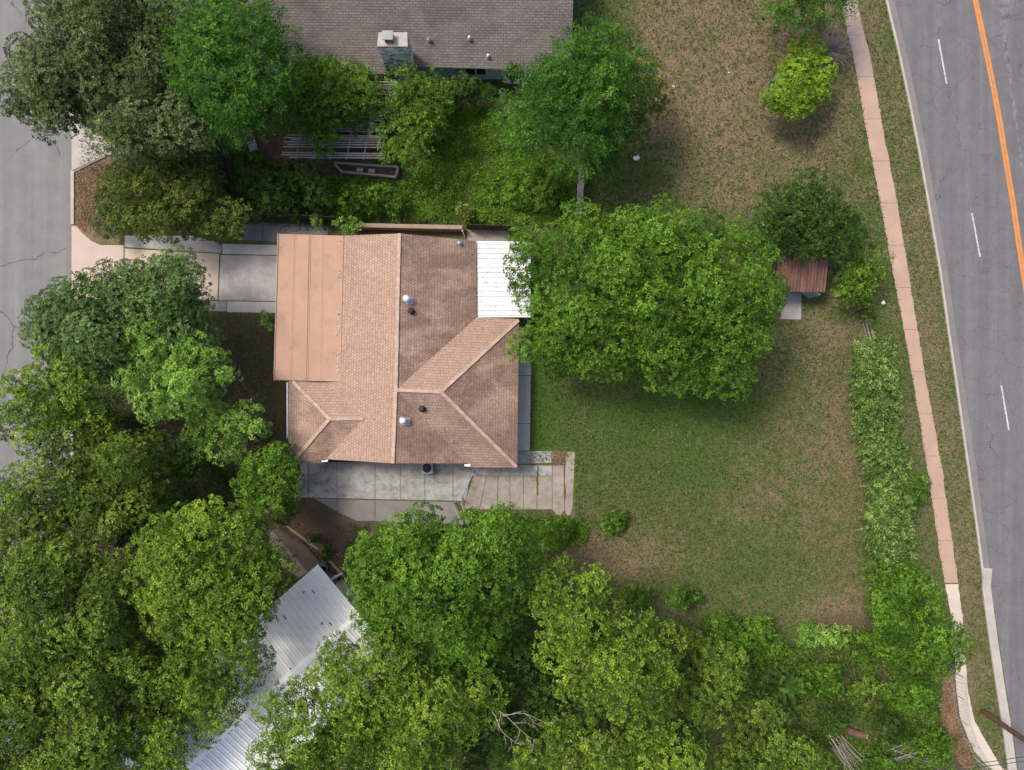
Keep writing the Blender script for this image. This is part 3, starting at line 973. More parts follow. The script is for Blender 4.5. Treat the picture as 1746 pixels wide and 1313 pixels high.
# window air conditioner on the blue wall
ap = P(874, 141, 1.3)
ac = thing('window_air_conditioner', 'white air conditioner box with dark vents sticking out of the pale blue wall', 'air conditioner', (ap.x, ap.y, 0.75))
MB().box((ap.x, w0.y - 0.34, 1.05), (1.0, 0.6, 0.55)).build('casing', M['white_metal'], ac, bevel=0.02)
for i in range(3):
    MB().box((ap.x - 0.12 + 0.22 * i, w0.y - 0.34, 1.328), (0.14, 0.3, 0.012)).build('vent', M['black'], ac)
for s in (-.4, .4): MB().bar((ap.x + s, w0.y - 0.02, 0.3), (ap.x + s, w0.y - 0.6, 0.76), 0.04, 0.04).build('bracket', M['white_paint_wall'], ac)
hr = P(857, 157, 0.4)
mb = MB()
for i in range(4):
    R_ = 0.26 - 0.02 * i
    mb.tube([(hr.x + R_ * math.cos(a), hr.y + R_ * 0.5 * math.sin(a), 0.45 + R_ * math.sin(a)) for a in np.linspace(0, 6.283, 20)], 0.03, 6, False)
hose = mb.build('garden_hose', M['steel'])
tag(hose, 'coiled grey hose leaning under the white air conditioner box', 'hose')

# ------------------------------------------------------------------ silver roofed house at the bottom left
mh = thing('silver_roof_house', 'house with silver ribbed metal gable roof half hidden by trees', 'house', P(450, 1200, 0))
e0, r0 = P(541, 963, 2.7), P(613, 1049, 4.2)
dirv = (P(420, 1218, 4.2) - P(613, 1049, 4.2)).normalized()
Lr = 19.0
perp = Vector((-dirv.y, dirv.x, 0))
run = (r0 - e0).xy.dot(perp.xy)
skew = (r0 - e0).xy.dot(dirv.xy)
s0 = Vector((r0.x + perp.x * run - dirv.x * skew, r0.y + perp.y * run - dirv.y * skew, 2.7))
q0, q1, q2, q3 = e0, r0, r0 + dirv * Lr, e0 + dirv * Lr
t0, t1 = s0, s0 + dirv * Lr
mb = MB()
dn = Vector((0, 0, 0.09))
for quad in ([q0, q1, q2, q3], [q1, t0, t1, q2]):
    mb.poly(quad).poly([q - dn for q in quad][::-1])
    for i in range(4): mb.poly([quad[i], quad[i] - dn, quad[(i + 1) % 4] - dn, quad[(i + 1) % 4]])
mb.build('roof', M['galv'], mh)
mb = MB()
nr = int(Lr / 0.215)
for i in range(nr + 1):
    o_ = dirv * (Lr * i / nr)
    up_ = Vector((0, 0, 0.02))
    w_, h_ = (0.10, 0.10) if i % 2 == 0 else (0.03, 0.03)
    mb.bar(q0 + o_ + up_, q1 + o_ + up_, w_, h_)
    mb.bar(q1 + o_ + up_, t0 + o_ + up_, w_, h_)
mb.build('standing_seams', M['galv_rib'], mh)
mb = MB()
for s_, tgt in ((1, e0), (-1, s0)):
    dv = (tgt - r0).normalized()
    a, b = r0 + dv * 0.14 + Vector((0, 0, 0.075)), r0 + dirv * Lr + dv * 0.14 + Vector((0, 0, 0.075))
    nrm = dv.cross(dirv)
    if nrm.z < 0: nrm = -nrm
    hw = dv * 0.15
    th = nrm * 0.012
    pts = [a - hw + th, b - hw + th, b + hw + th, a + hw + th]
    pl = [p - th * 2 for p in pts]
    mb.poly(pts).poly(pl[::-1])
    for i in range(4): mb.poly([pts[i], pl[i], pl[(i + 1) % 4], pts[(i + 1) % 4]])
mb.build('ridge_cap', M['galv_rib'], mh)
ins = 0.45
inn = 1.6
wq = [e0 + perp * ins + dirv * inn, s0 - perp * ins + dirv * inn, s0 - perp * ins + dirv * (Lr - ins), e0 + perp * ins + dirv * (Lr - ins)]
MB().prism([(q.x, q.y) for q in wq], 0, 2.62).build('wall', M['white_paint_wall'], mh)
gq = [wq[0], wq[1]]
mid = (gq[0] + gq[1]) / 2
pts = [Vector((gq[0].x, gq[0].y, 2.6)), Vector((gq[1].x, gq[1].y, 2.6)), Vector((mid.x, mid.y, 3.95))]
pb = [p + dirv * 0.12 for p in pts]
mb = MB().poly(pts).poly(pb[::-1])
for i in range(3): mb.poly([pts[i], pb[i], pb[(i + 1) % 3], pts[(i + 1) % 3]])
mb.build('gable', M['white_paint_wall'], mh)
# small dark debris and leaves stuck on the sheets
sl = (r0 - e0)
for i in range(22):
    u, v = random.random(), random.random() ** 0.8 * 0.6
    c_ = e0 + sl * u + dirv * (Lr * v) + Vector((0, 0, 0.04))
    MB().bar(c_, c_ + sl.normalized() * random.uniform(0.08, 0.4), 0.06, 0.03).build('roof_debris', M['wood_dark'], mh)
for u, v in ((0.18, 0.1), (0.72, 0.12), (0.3, 0.36), (0.83, 0.5)):
    c_ = e0 + sl * u + dirv * (Lr * v)
    MB().lathe(c_ - Vector((0, 0, 0.1)), [(0.06, 0), (0.06, 0.3), (0.09, 0.3), (0.02, 0.36)], 10).build('vent_pipe', M['steel'], mh)

# ------------------------------------------------------------------ rusty shed
sp = P(1366, 450, 0)
sh = thing('rusty_shed', 'small shed with rusty brown metal roof and its doors open', 'shed', sp)
x0, x1 = P(1322, 497, 2.3).x, P(1408, 497, 2.3).x
yb, yt = P(1366, 498, 2.25).y, P(1366, 412, 2.9).y
ym = (yb + yt) / 2
prof = []
for i in range(9):
    t = i / 8
    prof.append((yb + (yt - yb) * t, 2.15 + 0.5 * min(1, t / 0.62) - 0.7 * max(0, t - 0.62)))
mb = MB()
ncol = 30
for i in range(ncol):
    xa, xb = x0 + (x1 - x0) * i / ncol, x0 + (x1 - x0) * (i + 1) / ncol
    bow = lambda x: 0.05 * math.sin(math.pi * (x - x0) / (x1 - x0))
    da, db = (0.0, 0.035) if i % 2 else (0.035, 0.0)
    for (ya, za), (y2, z2) in zip(prof[:-1], prof[1:]):
        mb.poly([(xa, ya, za + da + bow(xa)), (xb, ya, za + db + bow(xb)), (xb, y2, z2 + db + bow(xb)), (xa, y2, z2 + da + bow(xa))])
rs = mb.build('roof', M['rust'], sh)
s_ = rs.modifiers.new('thickness', 'SOLIDIFY')
s_.thickness = 0.03
xa, xb, ya, y2 = x0 + 0.95, x1 - 0.15, yb + 0.3, yt - 0.2
wl = 0.06
mb = MB()
mb.box(((xa + xb) / 2, y2, 1.07), (xb - xa, wl, 2.14))
mb.box((xa, (ya + y2) / 2, 1.07), (wl, y2 - ya - wl * 1.1, 2.14))
mb.box((xb, (ya + y2) / 2, 1.07), (wl, y2 - ya - wl * 1.1, 2.14))
dx0, dx1 = P(1336, 500, 0).x, P(1366, 500, 0).x
mb.box(((xa + dx0) / 2, ya, 1.07), (max(0.1, dx0 - xa - wl * 1.1), wl, 2.14))
mb.box(((dx1 + xb) / 2, ya, 1.07), (xb - dx1 - wl * 1.1, wl, 2.14))
mb.build('wall', M['wood_dark'], sh)
for hx, ang in ((dx0, R(-142)), (dx1, R(-38))):
    d_ = Vector((math.cos(ang), math.sin(ang), 0))
    MB().bar(Vector((hx, ya - 0.06, 1.02)), Vector((hx, ya - 0.06, 1.02)) + d_ * 0.68, 0.04, 1.96).build('door', M['bluegrey'], sh)

# ------------------------------------------------------------------ pergola behind the grey house
pg = thing('pergola', 'weathered grey slatted pergola overgrown with vines', 'pergola', P(580, 210, 0))
rr = random.Random(11)
mb = MB()
yy = 268.0
while yy > 136:
    t = (268 - yy) / 132
    xl = 481 + 14 * t + rr.choice([0, 0, 6, 12, -2]) if yy > 232 else 489 + rr.uniform(-2, 10)
    xr = 655 if yy > 190 else 682
    if rr.random() > 0.08:
        mb.bar(P(xl, yy + rr.uniform(-.5, .5), 2.5), P(xr + rr.uniform(-4, 4), yy + 1.5 + rr.uniform(-.9, .9), 2.5 + rr.uniform(-.02, .02)), 0.085, 0.045)
    yy -= 3.9 if rr.random() > 0.12 else 6.5
mb.build('slat_roof', M['wood_grey'], pg)
for i in range(7):
    xb_ = 505 + 28.7 * i
    MB().bar(P(xb_, 272, 2.4), P(xb_ + 21 + i, 137, 2.4), 0.05, 0.14).build('rafter', M['wood_grey'], pg)
for x_, y_ in ((508, 262), (650, 264), (520, 150), (676, 150)):
    c_ = P(x_, y_, 2.3)
    MB().prism([(c_.x - .06, c_.y - .06), (c_.x + .06, c_.y - .06), (c_.x + .06, c_.y + .06), (c_.x - .06, c_.y + .06)], 0, 2.33).build('post', M['wood_grey'], pg)
# timber planter in front of it
pl = thing('timber_planter', 'long raised planter of brown timbers at the open end of the pergola', 'planter', P(625, 290, 0))
for a, b in (((571, 279), (680, 286)), ((582, 294), (676, 303)), ((572, 281), (583, 293)), ((679, 288), (676, 301))):
    MB().bar(P(a[0], a[1], 0.3), P(b[0], b[1], 0.3), 0.16, 0.5).build('timber', M['wood_tan'], pl)
q = [P(574, 281, .3), P(678, 288, .3), P(674, 301, .3), P(584, 292, .3)]
MB().prism([(v.x, v.y) for v in q], 0.0, 0.38).build('soil', M['wood_dark'], pl)
for x_, y_ in ((614, 290), (634, 291.5)):
    c_ = P(x_, y_, 0.45)
    MB().box((c_.x, c_.y, 0.46), (0.48, 0.26, 0.2), rz=-0.07).build('block', M['patio'], pl, bevel=0.01)
# blue grey garden chair under the trees
gc = P(431, 251, 0.4)
gch = thing('garden_chair', 'pale blue grey garden chair in the shade left of the pergola', 'chair', (gc.x, gc.y, 0))
rot = R(200)
Mz = Matrix.Rotation(rot, 3, 'Z')
L_ = lambda x, y, z: Vector((gc.x, gc.y, 0)) + Mz @ Vector((x, y, z))
MB().bar(L_(-.25, 0, .43), L_(.27, 0, .43), 0.54, 0.05).build('seat', M['bluegrey'], gch, bevel=0.01)
mb = MB()
for i in range(6): mb.bar(L_(-.27, -.23 + .092 * i, .46), L_(-.42, -.23 + .092 * i, 1.0), 0.06, 0.025)
mb.bar(L_(-.43, -.27, 1.0), L_(-.43, .27, 1.0), 0.05, 0.06)
mb.build('backrest', M['bluegrey'], gch)
for sx in (-.24, .24):
    for sy in (-.24, .24): MB().bar(L_(sx, sy, 0), L_(sx, sy, .41), 0.05, 0.05).build('leg', M['bluegrey'], gch)
for sy in (-.29, .29): MB().bar(L_(-.36, sy, .66), L_(.26, sy, .66), 0.07, 0.03).build('armrest', M['bluegrey'], gch)


# ------------------------------------------------------------------ fences and walls
def board_fence(name, label, a, b, h, mat, gap=0.0, board=0.15):
    a, b = P(*a), P(*b)
    t = thing(name, label, 'fence', (a + b) / 2)
    d = b - a
    L = d.length
    d.normalize()
    s = Vector((-d.y, d.x, 0))
    n = int(L / board)
    mb = MB()
    for i in range(n):
        c_ = a + d * (board * (i + 0.5))
        hh = h + random.uniform(-.03, .03)
        mb.box((c_.x, c_.y, hh / 2 + 0.03), (board - 0.012, 0.025, hh), rz=math.atan2(d.y, d.x) + random.uniform(-.02, .02))
    mb.build('board_panel', mat, t)
    for z in (0.35, h - 0.3):
        MB().bar(a + s * 0.05 + Vector((0, 0, z)), b + s * 0.05 + Vector((0, 0, z)), 0.05, 0.09).build('rail', mat, t)
    for i in range(max(2, int(L / 2.4) + 1)):
        c_ = a + d * min(L, 2.4 * i) + s * 0.11
        MB().box((c_.x, c_.y, (h + .08) / 2), (0.09, 0.09, h + 0.08), rz=math.atan2(d.y, d.x)).build('post', mat, t)
    return t


board_fence('board_fence', 'black weathered board fence beside the dark shaded path', (436, 372), (598, 381), 1.8, M['wood_dark'])
board_fence('board_fence', 'dark grey board fence along the pad by the white patio cover', (798, 391), (884, 394), 1.6, M['wood_dark'])
board_fence('board_fence', 'short black board fence standing among the bushes left of the pergola', (382, 252), (396, 335), 1.7, M['wood_dark'])
a, b = P(600, 389), P(790, 393)
bw = thing('brick_wall', 'low tan brick wall behind the brown house', 'wall', (a + b) / 2)
MB().bar(a + Vector((0, 0, 0.5)), b + Vector((0, 0, 0.5)), 0.22, 1.0).build('wall', M['brick'], bw)
MB().bar(a + Vector((0, 0, 1.035)), b + Vector((0, 0, 1.035)), 0.3, 0.07).build('coping', M['wood_tan'], bw, bevel=0.01)
a, b = P(991, 288), P(985, 372)
sw = thing('stone_wall', 'narrow grey stone garden wall running out from under the round tree', 'wall', (a + b) / 2)
MB().bar(a + Vector((0, 0, 0.55)), b + Vector((0, 0, 0.55)), 0.36, 1.1).build('wall', M['stone'], sw, bevel=0.03)
MB().bar(a + Vector((0, 0, 1.14)), b + Vector((0, 0, 1.14)), 0.4, 0.08).build('coping', M['wood_grey'], sw, bevel=0.02)


def wire_fence(name, label, line, h, mat, cat='fence', step=0.25, rows=6, lean=0.0):
    pts = [P(x, y) for x, y in line]
    t = thing(name, label, cat, pts[0])
    net = MB()
    for a, b in zip(pts[:-1], pts[1:]):
        d = b - a
        L = d.length
        d.normalize()
        s = Vector((d.y, -d.x, 0)) * lean
        up_ = Vector((0, 0, h)) + s
        n = max(1, int(L / step))
        for i in range(n):
            p, q = a + d * (L * i / n), a + d * (L * (i + 1) / n)
            net.bar(p + up_ * 0.03, q + up_ * 0.97, 0.012, 0.012)
            net.bar(q + up_ * 0.03, p + up_ * 0.97, 0.012, 0.012)
        MB().tube([a + up_, b + up_], 0.028, 7).build('rail', mat, t)
        MB().tube([a + up_ * 0.05, b + up_ * 0.05], 0.014, 5).build('bottom_wire', mat, t)
    net.build('mesh', mat, t)
    for p in pts:
        s = Vector((0, 0, h + 0.06))
        MB().tube([p, p + s], 0.034, 8).build('post', mat, t)
    return t


wire_fence('wire_gate', 'blue grey pipe gate across the concrete beside the brown house', [(808, 804), (797, 826), (787, 849)], 1.15, M['bluegrey'], 'gate')
wire_fence('wire_fence', 'chain link fence between the lower patio slab and the trees', [(775, 857), (783, 875), (790, 892)], 1.1, M['steel'])
wire_fence('wire_fence', 'chain link fence running to the tree from the blue gate', [(788, 853), (794, 873), (799, 892)], 1.1, M['steel'])
wire_fence('wire_fence', 'leaning wire fence along the pale curved end of the sidewalk', [(1622, 1142), (1624, 1180), (1630, 1222), (1643, 1258), (1662, 1292), (1680, 1320)], 1.3, M['steel'], lean=-0.25)
# wood rail fence inside the hedge
a, b = P(1467, 548), P(1478, 590)
rf = thing('rail_fence', 'grey rail fence left bare between two green shrubs beside the sidewalk', 'fence', (a + b) / 2)
for o_, z in ((0.0, 1.2), (0.0, 0.75), (0.0, 0.3)):
    MB().bar(a + Vector((0, 0, z)), b + Vector((0, 0, z)), 0.05, 0.13).build('rail', M['wood_grey'], rf)
MB().bar(a + Vector((0.45, 0, .35)), b + Vector((0.45, 0.1, .35)), 0.09, 0.09).build('rail', M['wood_grey'], rf)
for p in (a, b): MB().box((p.x - .08, p.y, 0.68), (0.11, 0.11, 1.36)).build('post', M['wood_grey'], rf)

# ------------------------------------------------------------------ small things round the silver roofed house
ld = thing('wooden_ladder', 'dark wooden ladder lying on the bare ground by the brown paving', 'ladder', P(535, 935, 0))
a0, a1, b0, b1 = P(512, 919, .1), P(546, 958, .1), P(520, 914, .1), P(557, 951, .1)
MB().bar(a0, a1, 0.06, 0.1).build('side_rail', M['wood_dark'], ld)
MB().bar(b0, b1, 0.06, 0.1).build('side_rail', M['wood_tan'], ld)
for i in range(7):
    t = (i + .5) / 7
    MB().bar(a0.lerp(a1, t), b0.lerp(b1, t), 0.05, 0.05).build('rung', M['wood_dark'], ld)
for lab, a, b, mt in (('tan timber edging along the brown paving above the ladder', (489, 896), (548, 940), 'wood_tan'), ('tan timber edging above the white dog', (562, 955), (588, 983), 'wood_tan'), ('dark timber edging next to the white dog', (556, 960), (580, 990), 'wood_dark'), ('pale timber edging half under the tree below the dog', (590, 985), (612, 1010), 'wood_grey')):
    tag(MB().bar(P(a[0], a[1], .12), P(b[0], b[1], .12), 0.18, 0.24).build('timber_edging', M[mt]), lab, 'timber')
c_ = P(552, 970, 0.4)
pot = MB().lathe((c_.x, c_.y, 0), [(0.16, 0), (0.24, 0.2), (0.27, 0.42), (0.30, 0.44), (0.30, 0.48), (0.25, 0.48), (0.22, 0.36)], 20).build('garden_pot', M['blue'], smooth=False)
tag(pot, 'round blue glazed pot beside the silver roof', 'pot')
# a white dog, one continuous body
dp = P(577, 981, 0.3)
dm = bpy.data.meshes.new('dog')
dv = [(0, 0, .40), (.18, 0, .42), (.32, 0, .44), (.42, 0, .54), (.48, 0, .62), (.58, 0, .60), (.66, 0, .575), (-.16, 0, .41), (-.28, 0, .42),
      (.30, .09, .30), (.31, .10, .16), (.33, .10, .03), (.30, -.09, .30), (.29, -.10, .16), (.31, -.10, .03),
      (-.27, .10, .30), (-.34, .10, .18), (-.31, .10, .03), (-.27, -.10, .30), (-.34, -.10, .18), (-.31, -.10, .03), (-.40, 0, .48), (-.50, .03, .58), (-.54, .06, .68),
      (.45, .07, .70), (.45, -.07, .70)]
de = [(0, 1), (1, 2), (2, 3), (3, 4), (4, 5), (5, 6), (0, 7), (7, 8), (2, 9), (9, 10), (10, 11), (2, 12), (12, 13), (13, 14), (8, 15), (15, 16), (16, 17), (8, 18), (18, 19), (19, 20), (8, 21), (21, 22), (22, 23), (4, 24), (4, 25)]
dr = [.125, .14, .14, .085, .095, .06, .04, .115, .12, .06, .036, .036, .06, .036, .036, .075, .042, .036, .075, .042, .036, .035, .032, .018, .03, .03]
dm.from_pydata(dv, de, [])
dog = bpy.data.objects.new('dog', dm)
COL.objects.link(dog)
dog.location = (dp.x, dp.y, 0.02)
dog.rotation_euler = (0, 0, R(205))
dog.scale = (0.85, 0.85, 0.85)
sk = dog.modifiers.new('skin', 'SKIN')
for i, v in enumerate(dm.skin_vertices[0].data):
    v.radius = (dr[i], dr[i])
    v.use_root = i == 0
dog.modifiers.new('smooth', 'SUBSURF').levels = 2
dog.modifiers['smooth'].render_levels = 2
dm.materials.append(M['dog'])
tag(dog, 'white dog standing on the yard beside the silver metal roof', 'dog')

# air conditioning unit under the south eave
ap = P(728, 798, 0.8)
au = thing('condenser_unit', 'grey blue air conditioning unit under the eave at the concrete patio', 'air conditioner', (ap.x, ap.y, 0))
MB().box((ap.x, ap.y, 0.42), (0.85, 0.85, 0.8)).build('casing', M['bluegrey'], au, bevel=0.03)
MB().lathe((ap.x, ap.y, 0.821), [(0.34, 0), (0.34, 0.02), (0.1, 0.05), (0.01, 0.05)], 20).build('fan_guard', M['black'], au)

# ------------------------------------------------------------------ pole, wires
up_ = P(1675, 1212, 0)
pole = thing('utility_pole', 'dark brown wooden utility pole on the grass verge beside the road', 'utility pole', up_)
MB().tube([up_, up_ + Vector((0.02, 0, 5.5)), up_ + Vector((0.05, -.02, 11.5))], [0.2, 0.175, 0.14], 12).build('shaft', M['pole'], pole)
MB().bar(up_ + Vector((-.9, .5, 10.7)), up_ + Vector((1.0, -.5, 10.7)), 0.1, 0.12).build('crossarm', M['pole'], pole)
for t in (-.8, 0.3, .9):
    q = up_ + Vector((t, -t * .53, 10.76))
    MB().lathe(q, [(0.05, 0), (0.07, 0.08), (0.03, 0.16)], 10).build('insulator', M['white_metal'], pole)
for lab, (a, b) in (('thin black cable crossing the end of the sidewalk, upper of the two', ((1655, 1304, 8.5), (1800, 1282, 9.0))), ('thin black cable crossing the end of the sidewalk, lower of the two', ((1640, 1312, 8.3), (1800, 1291, 8.8)))):
    A_, B_ = P(*a), P(*b)
    d = (A_ - B_)
    far = A_ + d * 6
    tag(MB().tube([B_ - d * 2, B_, A_, far], 0.022, 5).build('overhead_cable', M['wire']), lab, 'cable')

# ------------------------------------------------------------------ oddments on the ground
lg = thing('cut_log', 'brown cut log lying in the undergrowth above the pile of sticks', 'log', P(1460, 1250, 0.3))
MB().tube([P(1444, 1245, .35), P(1462, 1251, .38), P(1476, 1255, .42)], [0.26, 0.25, 0.25], 14, True).build('bark', M['bark_red'], lg)
MB().tube([P(1476, 1255, .425), P(1477.2, 1255.3, .43)], 0.235, 14).build('cut_end', M['stone_cap'], lg)
litter = (('crumpled_bag', 'white plastic bag on the grass left of the pink sidewalk', 'bag', (1506, 516), .16, 'paper'),
          ('flat_stone', 'pale flat stone at the lower right edge of the round tree', 'stone', (1270, 642), .3, 'stone_cap'),
          ('crumpled_paper', 'crumpled pale paper on the grass below the yellow edged shrub', 'paper', (1085, 269), .26, 'paper'),
          ('crumpled_bag', 'pale blue plastic bag beside the narrow stone wall', 'bag', (1003, 349), .24, 'bluegrey'),
          ('crumpled_paper', 'scrap of white paper on the dry grass right of the yellow edged shrub', 'paper', (1148, 148), .12, 'paper'),
          ('crumpled_paper', 'scrap of white paper on the brown lawn left of the round yellow bush', 'paper', (1243, 124), .09, 'paper'),
          ('loose_brick', 'pinkish broken bricks at the upper right edge of the round tree', 'bricks', (1297, 381), .34, 'drive_pink'))
for nm, lab, cat, (x_, y_), r_, mt in litter:
    bm = bmesh.new()
    bmesh.ops.create_icosphere(bm, subdivisions=2, radius=r_)
    for v in bm.verts:
        v.co *= random.uniform(0.65, 1.15)
        v.co.z *= 0.35
    me = bpy.data.meshes.new(nm)
    bm.to_mesh(me)
    bm.free()
    me.materials.append(M[mt])
    o = bpy.data.objects.new(nm, me)
    COL.objects.link(o)
    o.location = P(x_, y_, r_ * 0.25)
    tag(o, lab, cat)
r = random.Random(31)


def stick_pile(name, label, n, fn, mat):
    mb = MB()
    for i in range(n):
        a, b, z = fn(r)
        A_, B_ = P(a[0], a[1], z), P(b[0], b[1], z + r.uniform(-.2, .35))
        m = (A_ + B_) / 2 + Vector((r.uniform(-.12, .12), r.uniform(-.12, .12), r.uniform(0, .2)))
        w = r.uniform(.011, .026)
        mb.tube([A_, m, B_], [w, w * .9, w * .5], 5)
    return tag(mb.build(name, mat), label, 'sticks')


def f1(r):
    x, y = r.uniform(1413, 1445), r.uniform(1250, 1280)
    L = r.uniform(35, 75)
    t = R(r.uniform(38, 66))
    return (x, y), (x + L * math.cos(t), y + L * math.sin(t)), r.uniform(.7, 1.4)


def f2(r):
    x, y = r.uniform(1500, 1560), r.uniform(1262, 1300)
    L = r.uniform(30, 65)
    t = R(r.uniform(-40, 25))
    return (x, y), (x + L * math.cos(t), y + L * math.sin(t)), r.uniform(.7, 1.3)


stick_pile('stick_pile', 'pile of long pale sticks lying below the cut log', 20, f1, M['bark_pale'])
stick_pile('stick_pile', 'heap of grey branches left of the leaning wire fence', 18, f2, M['stick_grey'])


# ------------------------------------------------------------------ foliage
def poly_dist(pts, poly):
    """signed distance (photo px) from points to the polygon edge, positive inside"""
    poly = np.array(poly, float)
    a, b = poly, np.roll(poly, -1, 0)
    d = np.full(len(pts), 1e9)
    inside = np.zeros(len(pts), bool)
    for p, q in zip(a, b):
        e = q - p
        t = np.clip(((pts - p) @ e) / (e @ e + 1e-9), 0, 1)
        d = np.minimum(d, np.linalg.norm(pts - (p + t[:, None] * e), axis=1))
        c = ((p[1] > pts[:, 1]) != (q[1] > pts[:, 1])) & (pts[:, 0] < (q[0] - p[0]) * (pts[:, 1] - p[1]) / (q[1] - p[1] + 1e-12) + p[0])
        inside ^= c
    return np.where(inside, d, -d)


def unproj(px, py, z):
    s = (H - z) / H / S
    return np.stack([(px - PW / 2) * s, (PH / 2 - py) * s, z], -1)


def circle(cx, cy, r, n=10, squash=1.0, seed=0):
    q = random.Random(seed * 977 + int(cx) * 31 + int(cy))
    return [(cx + r * q.uniform(.82, 1.1) * math.cos(2 * math.pi * i / n), cy + squash * r * q.uniform(.82, 1.1) * math.sin(2 * math.pi * i / n)) for i in range(n)]


def lumps_in(poly, ztop, zedge, lr, spacing, g, rough=0.9):
    """foliage lumps filling a crown of real height: positions (N,3), radius (N)"""
    poly = np.array(poly, float)
    lo, hi = poly.min(0), poly.max(0)
    zm = (ztop + zedge) / 2
    ppm = S * H / (H - zm)
    n_try = int((hi[0] - lo[0]) * (hi[1] - lo[1]) / (ppm * spacing) ** 2 * 14) + 60
    cand = g.uniform(lo, hi, (n_try, 2))
    d = poly_dist(cand, poly)
    r = lr * g.uniform(0.7, 1.3, n_try)
    ok = d > r * ppm * 0.55
    cand, d, r = cand[ok], d[ok], r[ok]
    keep = []
    sp2 = (spacing * ppm) ** 2
    kept = np.zeros((0, 2))
    for i in range(len(cand)):
        if len(kept) == 0 or ((kept - cand[i]) ** 2).sum(1).min() > sp2 * (0.7 + 0.6 * ((i * 37) % 10) / 10):
            kept = np.vstack([kept, cand[i]])
            keep.append(i)
    cand, d, r = cand[keep], d[keep], r[keep]
    if len(cand) == 0: return np.zeros((0, 3)), np.zeros(0)
    dm = max(d.max(), 1)
    t = np.clip(d / dm, 0, 1)
    # several limbs: a bumpy dome
    # hubs: the heads of the big limbs, with creases between them
    hubs = []
    gap = 2.5 * ppm if ztop > 4 else 1.3 * ppm
    for q in cand[g.permutation(len(cand))]:
        if not hubs or min((q[0] - h[0]) ** 2 + (q[1] - h[1]) ** 2 for h in hubs) > gap ** 2: hubs.append(q)
    hubs = np.array(hubs)
    hd = np.sqrt(((cand[:, None] - hubs[None]) ** 2).sum(2)).min(1) / gap
    hub_up = g.normal(0, 0.35, len(hubs))[((cand[:, None] - hubs[None]) ** 2).sum(2).argmin(1)]
    z = zedge + (ztop - zedge) * np.sqrt(1 - (1 - t) ** 2) - np.clip(hd, 0, 1.2) ** 2 * 2.4 * rough * min(1, ztop / 8) + hub_up * rough + g.normal(0, 0.3 * rough, len(cand))
    z = np.maximum(z, min(zedge, 0.6) * 0.8)
    return unproj(cand[:, 0], cand[:, 1], z), r


def leaf_quads(base, dirn, side, L, W, fold=0.25):
    """diamond leaves: base, two sides, tip"""
    up = np.cross(side, dirn)
    mid = base + dirn * (L * 0.5)[:, None]
    f = (W * fold)[:, None] * up
    return np.stack([base, mid + side * (W * 0.5)[:, None] + f, base + dirn * L[:, None], mid - side * (W * 0.5)[:, None] + f], 1)


def norm(a): return a / (np.linalg.norm(a, axis=-1, keepdims=True) + 1e-9)


def foliage(P0, r0, g, dens, K, L, W, spray=0.0, flat=0.85, low=-0.25, clump=0.5, droop=0.15, cone=1.0):
    """leaves in rosettes on the skin of every lump; returns quads and a tint for each"""
    n = np.maximum(3, (dens * r0 ** 2 * 6).astype(int))
    idx = np.repeat(np.arange(len(r0)), n)
    T = len(idx)
    u = norm(g.normal(size=(T, 3)))
    u[:, 2] = np.where(u[:, 2] < low, -u[:, 2], u[:, 2])
    rad = r0[idx] * (1.08 - 0.5 * g.uniform(0, 1, T) ** 2.5)
    sc = np.array([1, 1, flat])
    tw = P0[idx] + u * rad[:, None] * sc
    axis_ = norm(u + np.array([0, 0, 0.45]) + g.normal(0, 0.22, (T, 3)))
    lump_t = g.uniform(0, 1, len(r0))
    twig_t = g.uniform(0, 1, T)
    ti = np.repeat(np.arange(T), K)
    N = len(ti)
    ax = axis_[ti]
    a1 = norm(np.cross(ax, g.normal(size=(T, 3))[ti]))
    a2 = np.cross(ax, a1)
    ph = (np.tile(np.arange(K), T) * 2.4 + np.repeat(g.uniform(0, 6.3, T), K) + g.normal(0, 0.25, N))
    el = g.uniform(0.0, 0.65, N)
    rd = np.cos(ph)[:, None] * a1 + np.sin(ph)[:, None] * a2
    d = norm(rd * cone + ax * el[:, None] + np.array([0, 0, -droop]))
    Ls = L * g.uniform(0.65, 1.25, N)
    Ws = W * g.uniform(0.7, 1.2, N)
    if spray > 0:
        # leaflets along a shoot that runs outward
        s = np.tile((np.arange(K) + 0.5) / K, T)
        out = norm(u * np.array([1, 1, 0.35]) + g.normal(0, 0.45, (T, 3)) + np.array([0, 0, 0.05]))[ti]
        sd = norm(np.cross(out, np.array([0, 0, 1.0])))
        sgn = np.where(np.arange(N) % 2 == 0, 1.0, -1.0)[:, None]
        base = tw[ti] + out * (s * spray)[:, None] - np.array([0, 0, 1.0]) * ((s ** 2) * spray * 0.35)[:, None]
        d = norm(sd * sgn + out * 0.7 + g.normal(0, 0.25, (N, 3)) + np.array([0, 0, -droop]))
    else:
        base = tw[ti] + d * (0.15 * Ls)[:, None]
    upv = norm(ax + g.normal(0, 0.3, (N, 3)))
    side = norm(np.cross(d, upv))
    q = leaf_quads(base, d, side, Ls, Ws)
    tint = clump * 0.62 * lump_t[idx][ti] + (1 - clump) * 0.62 * twig_t[ti] + 0.38 * g.uniform(0, 1, N)
    return q, np.clip(tint, 0, 1)


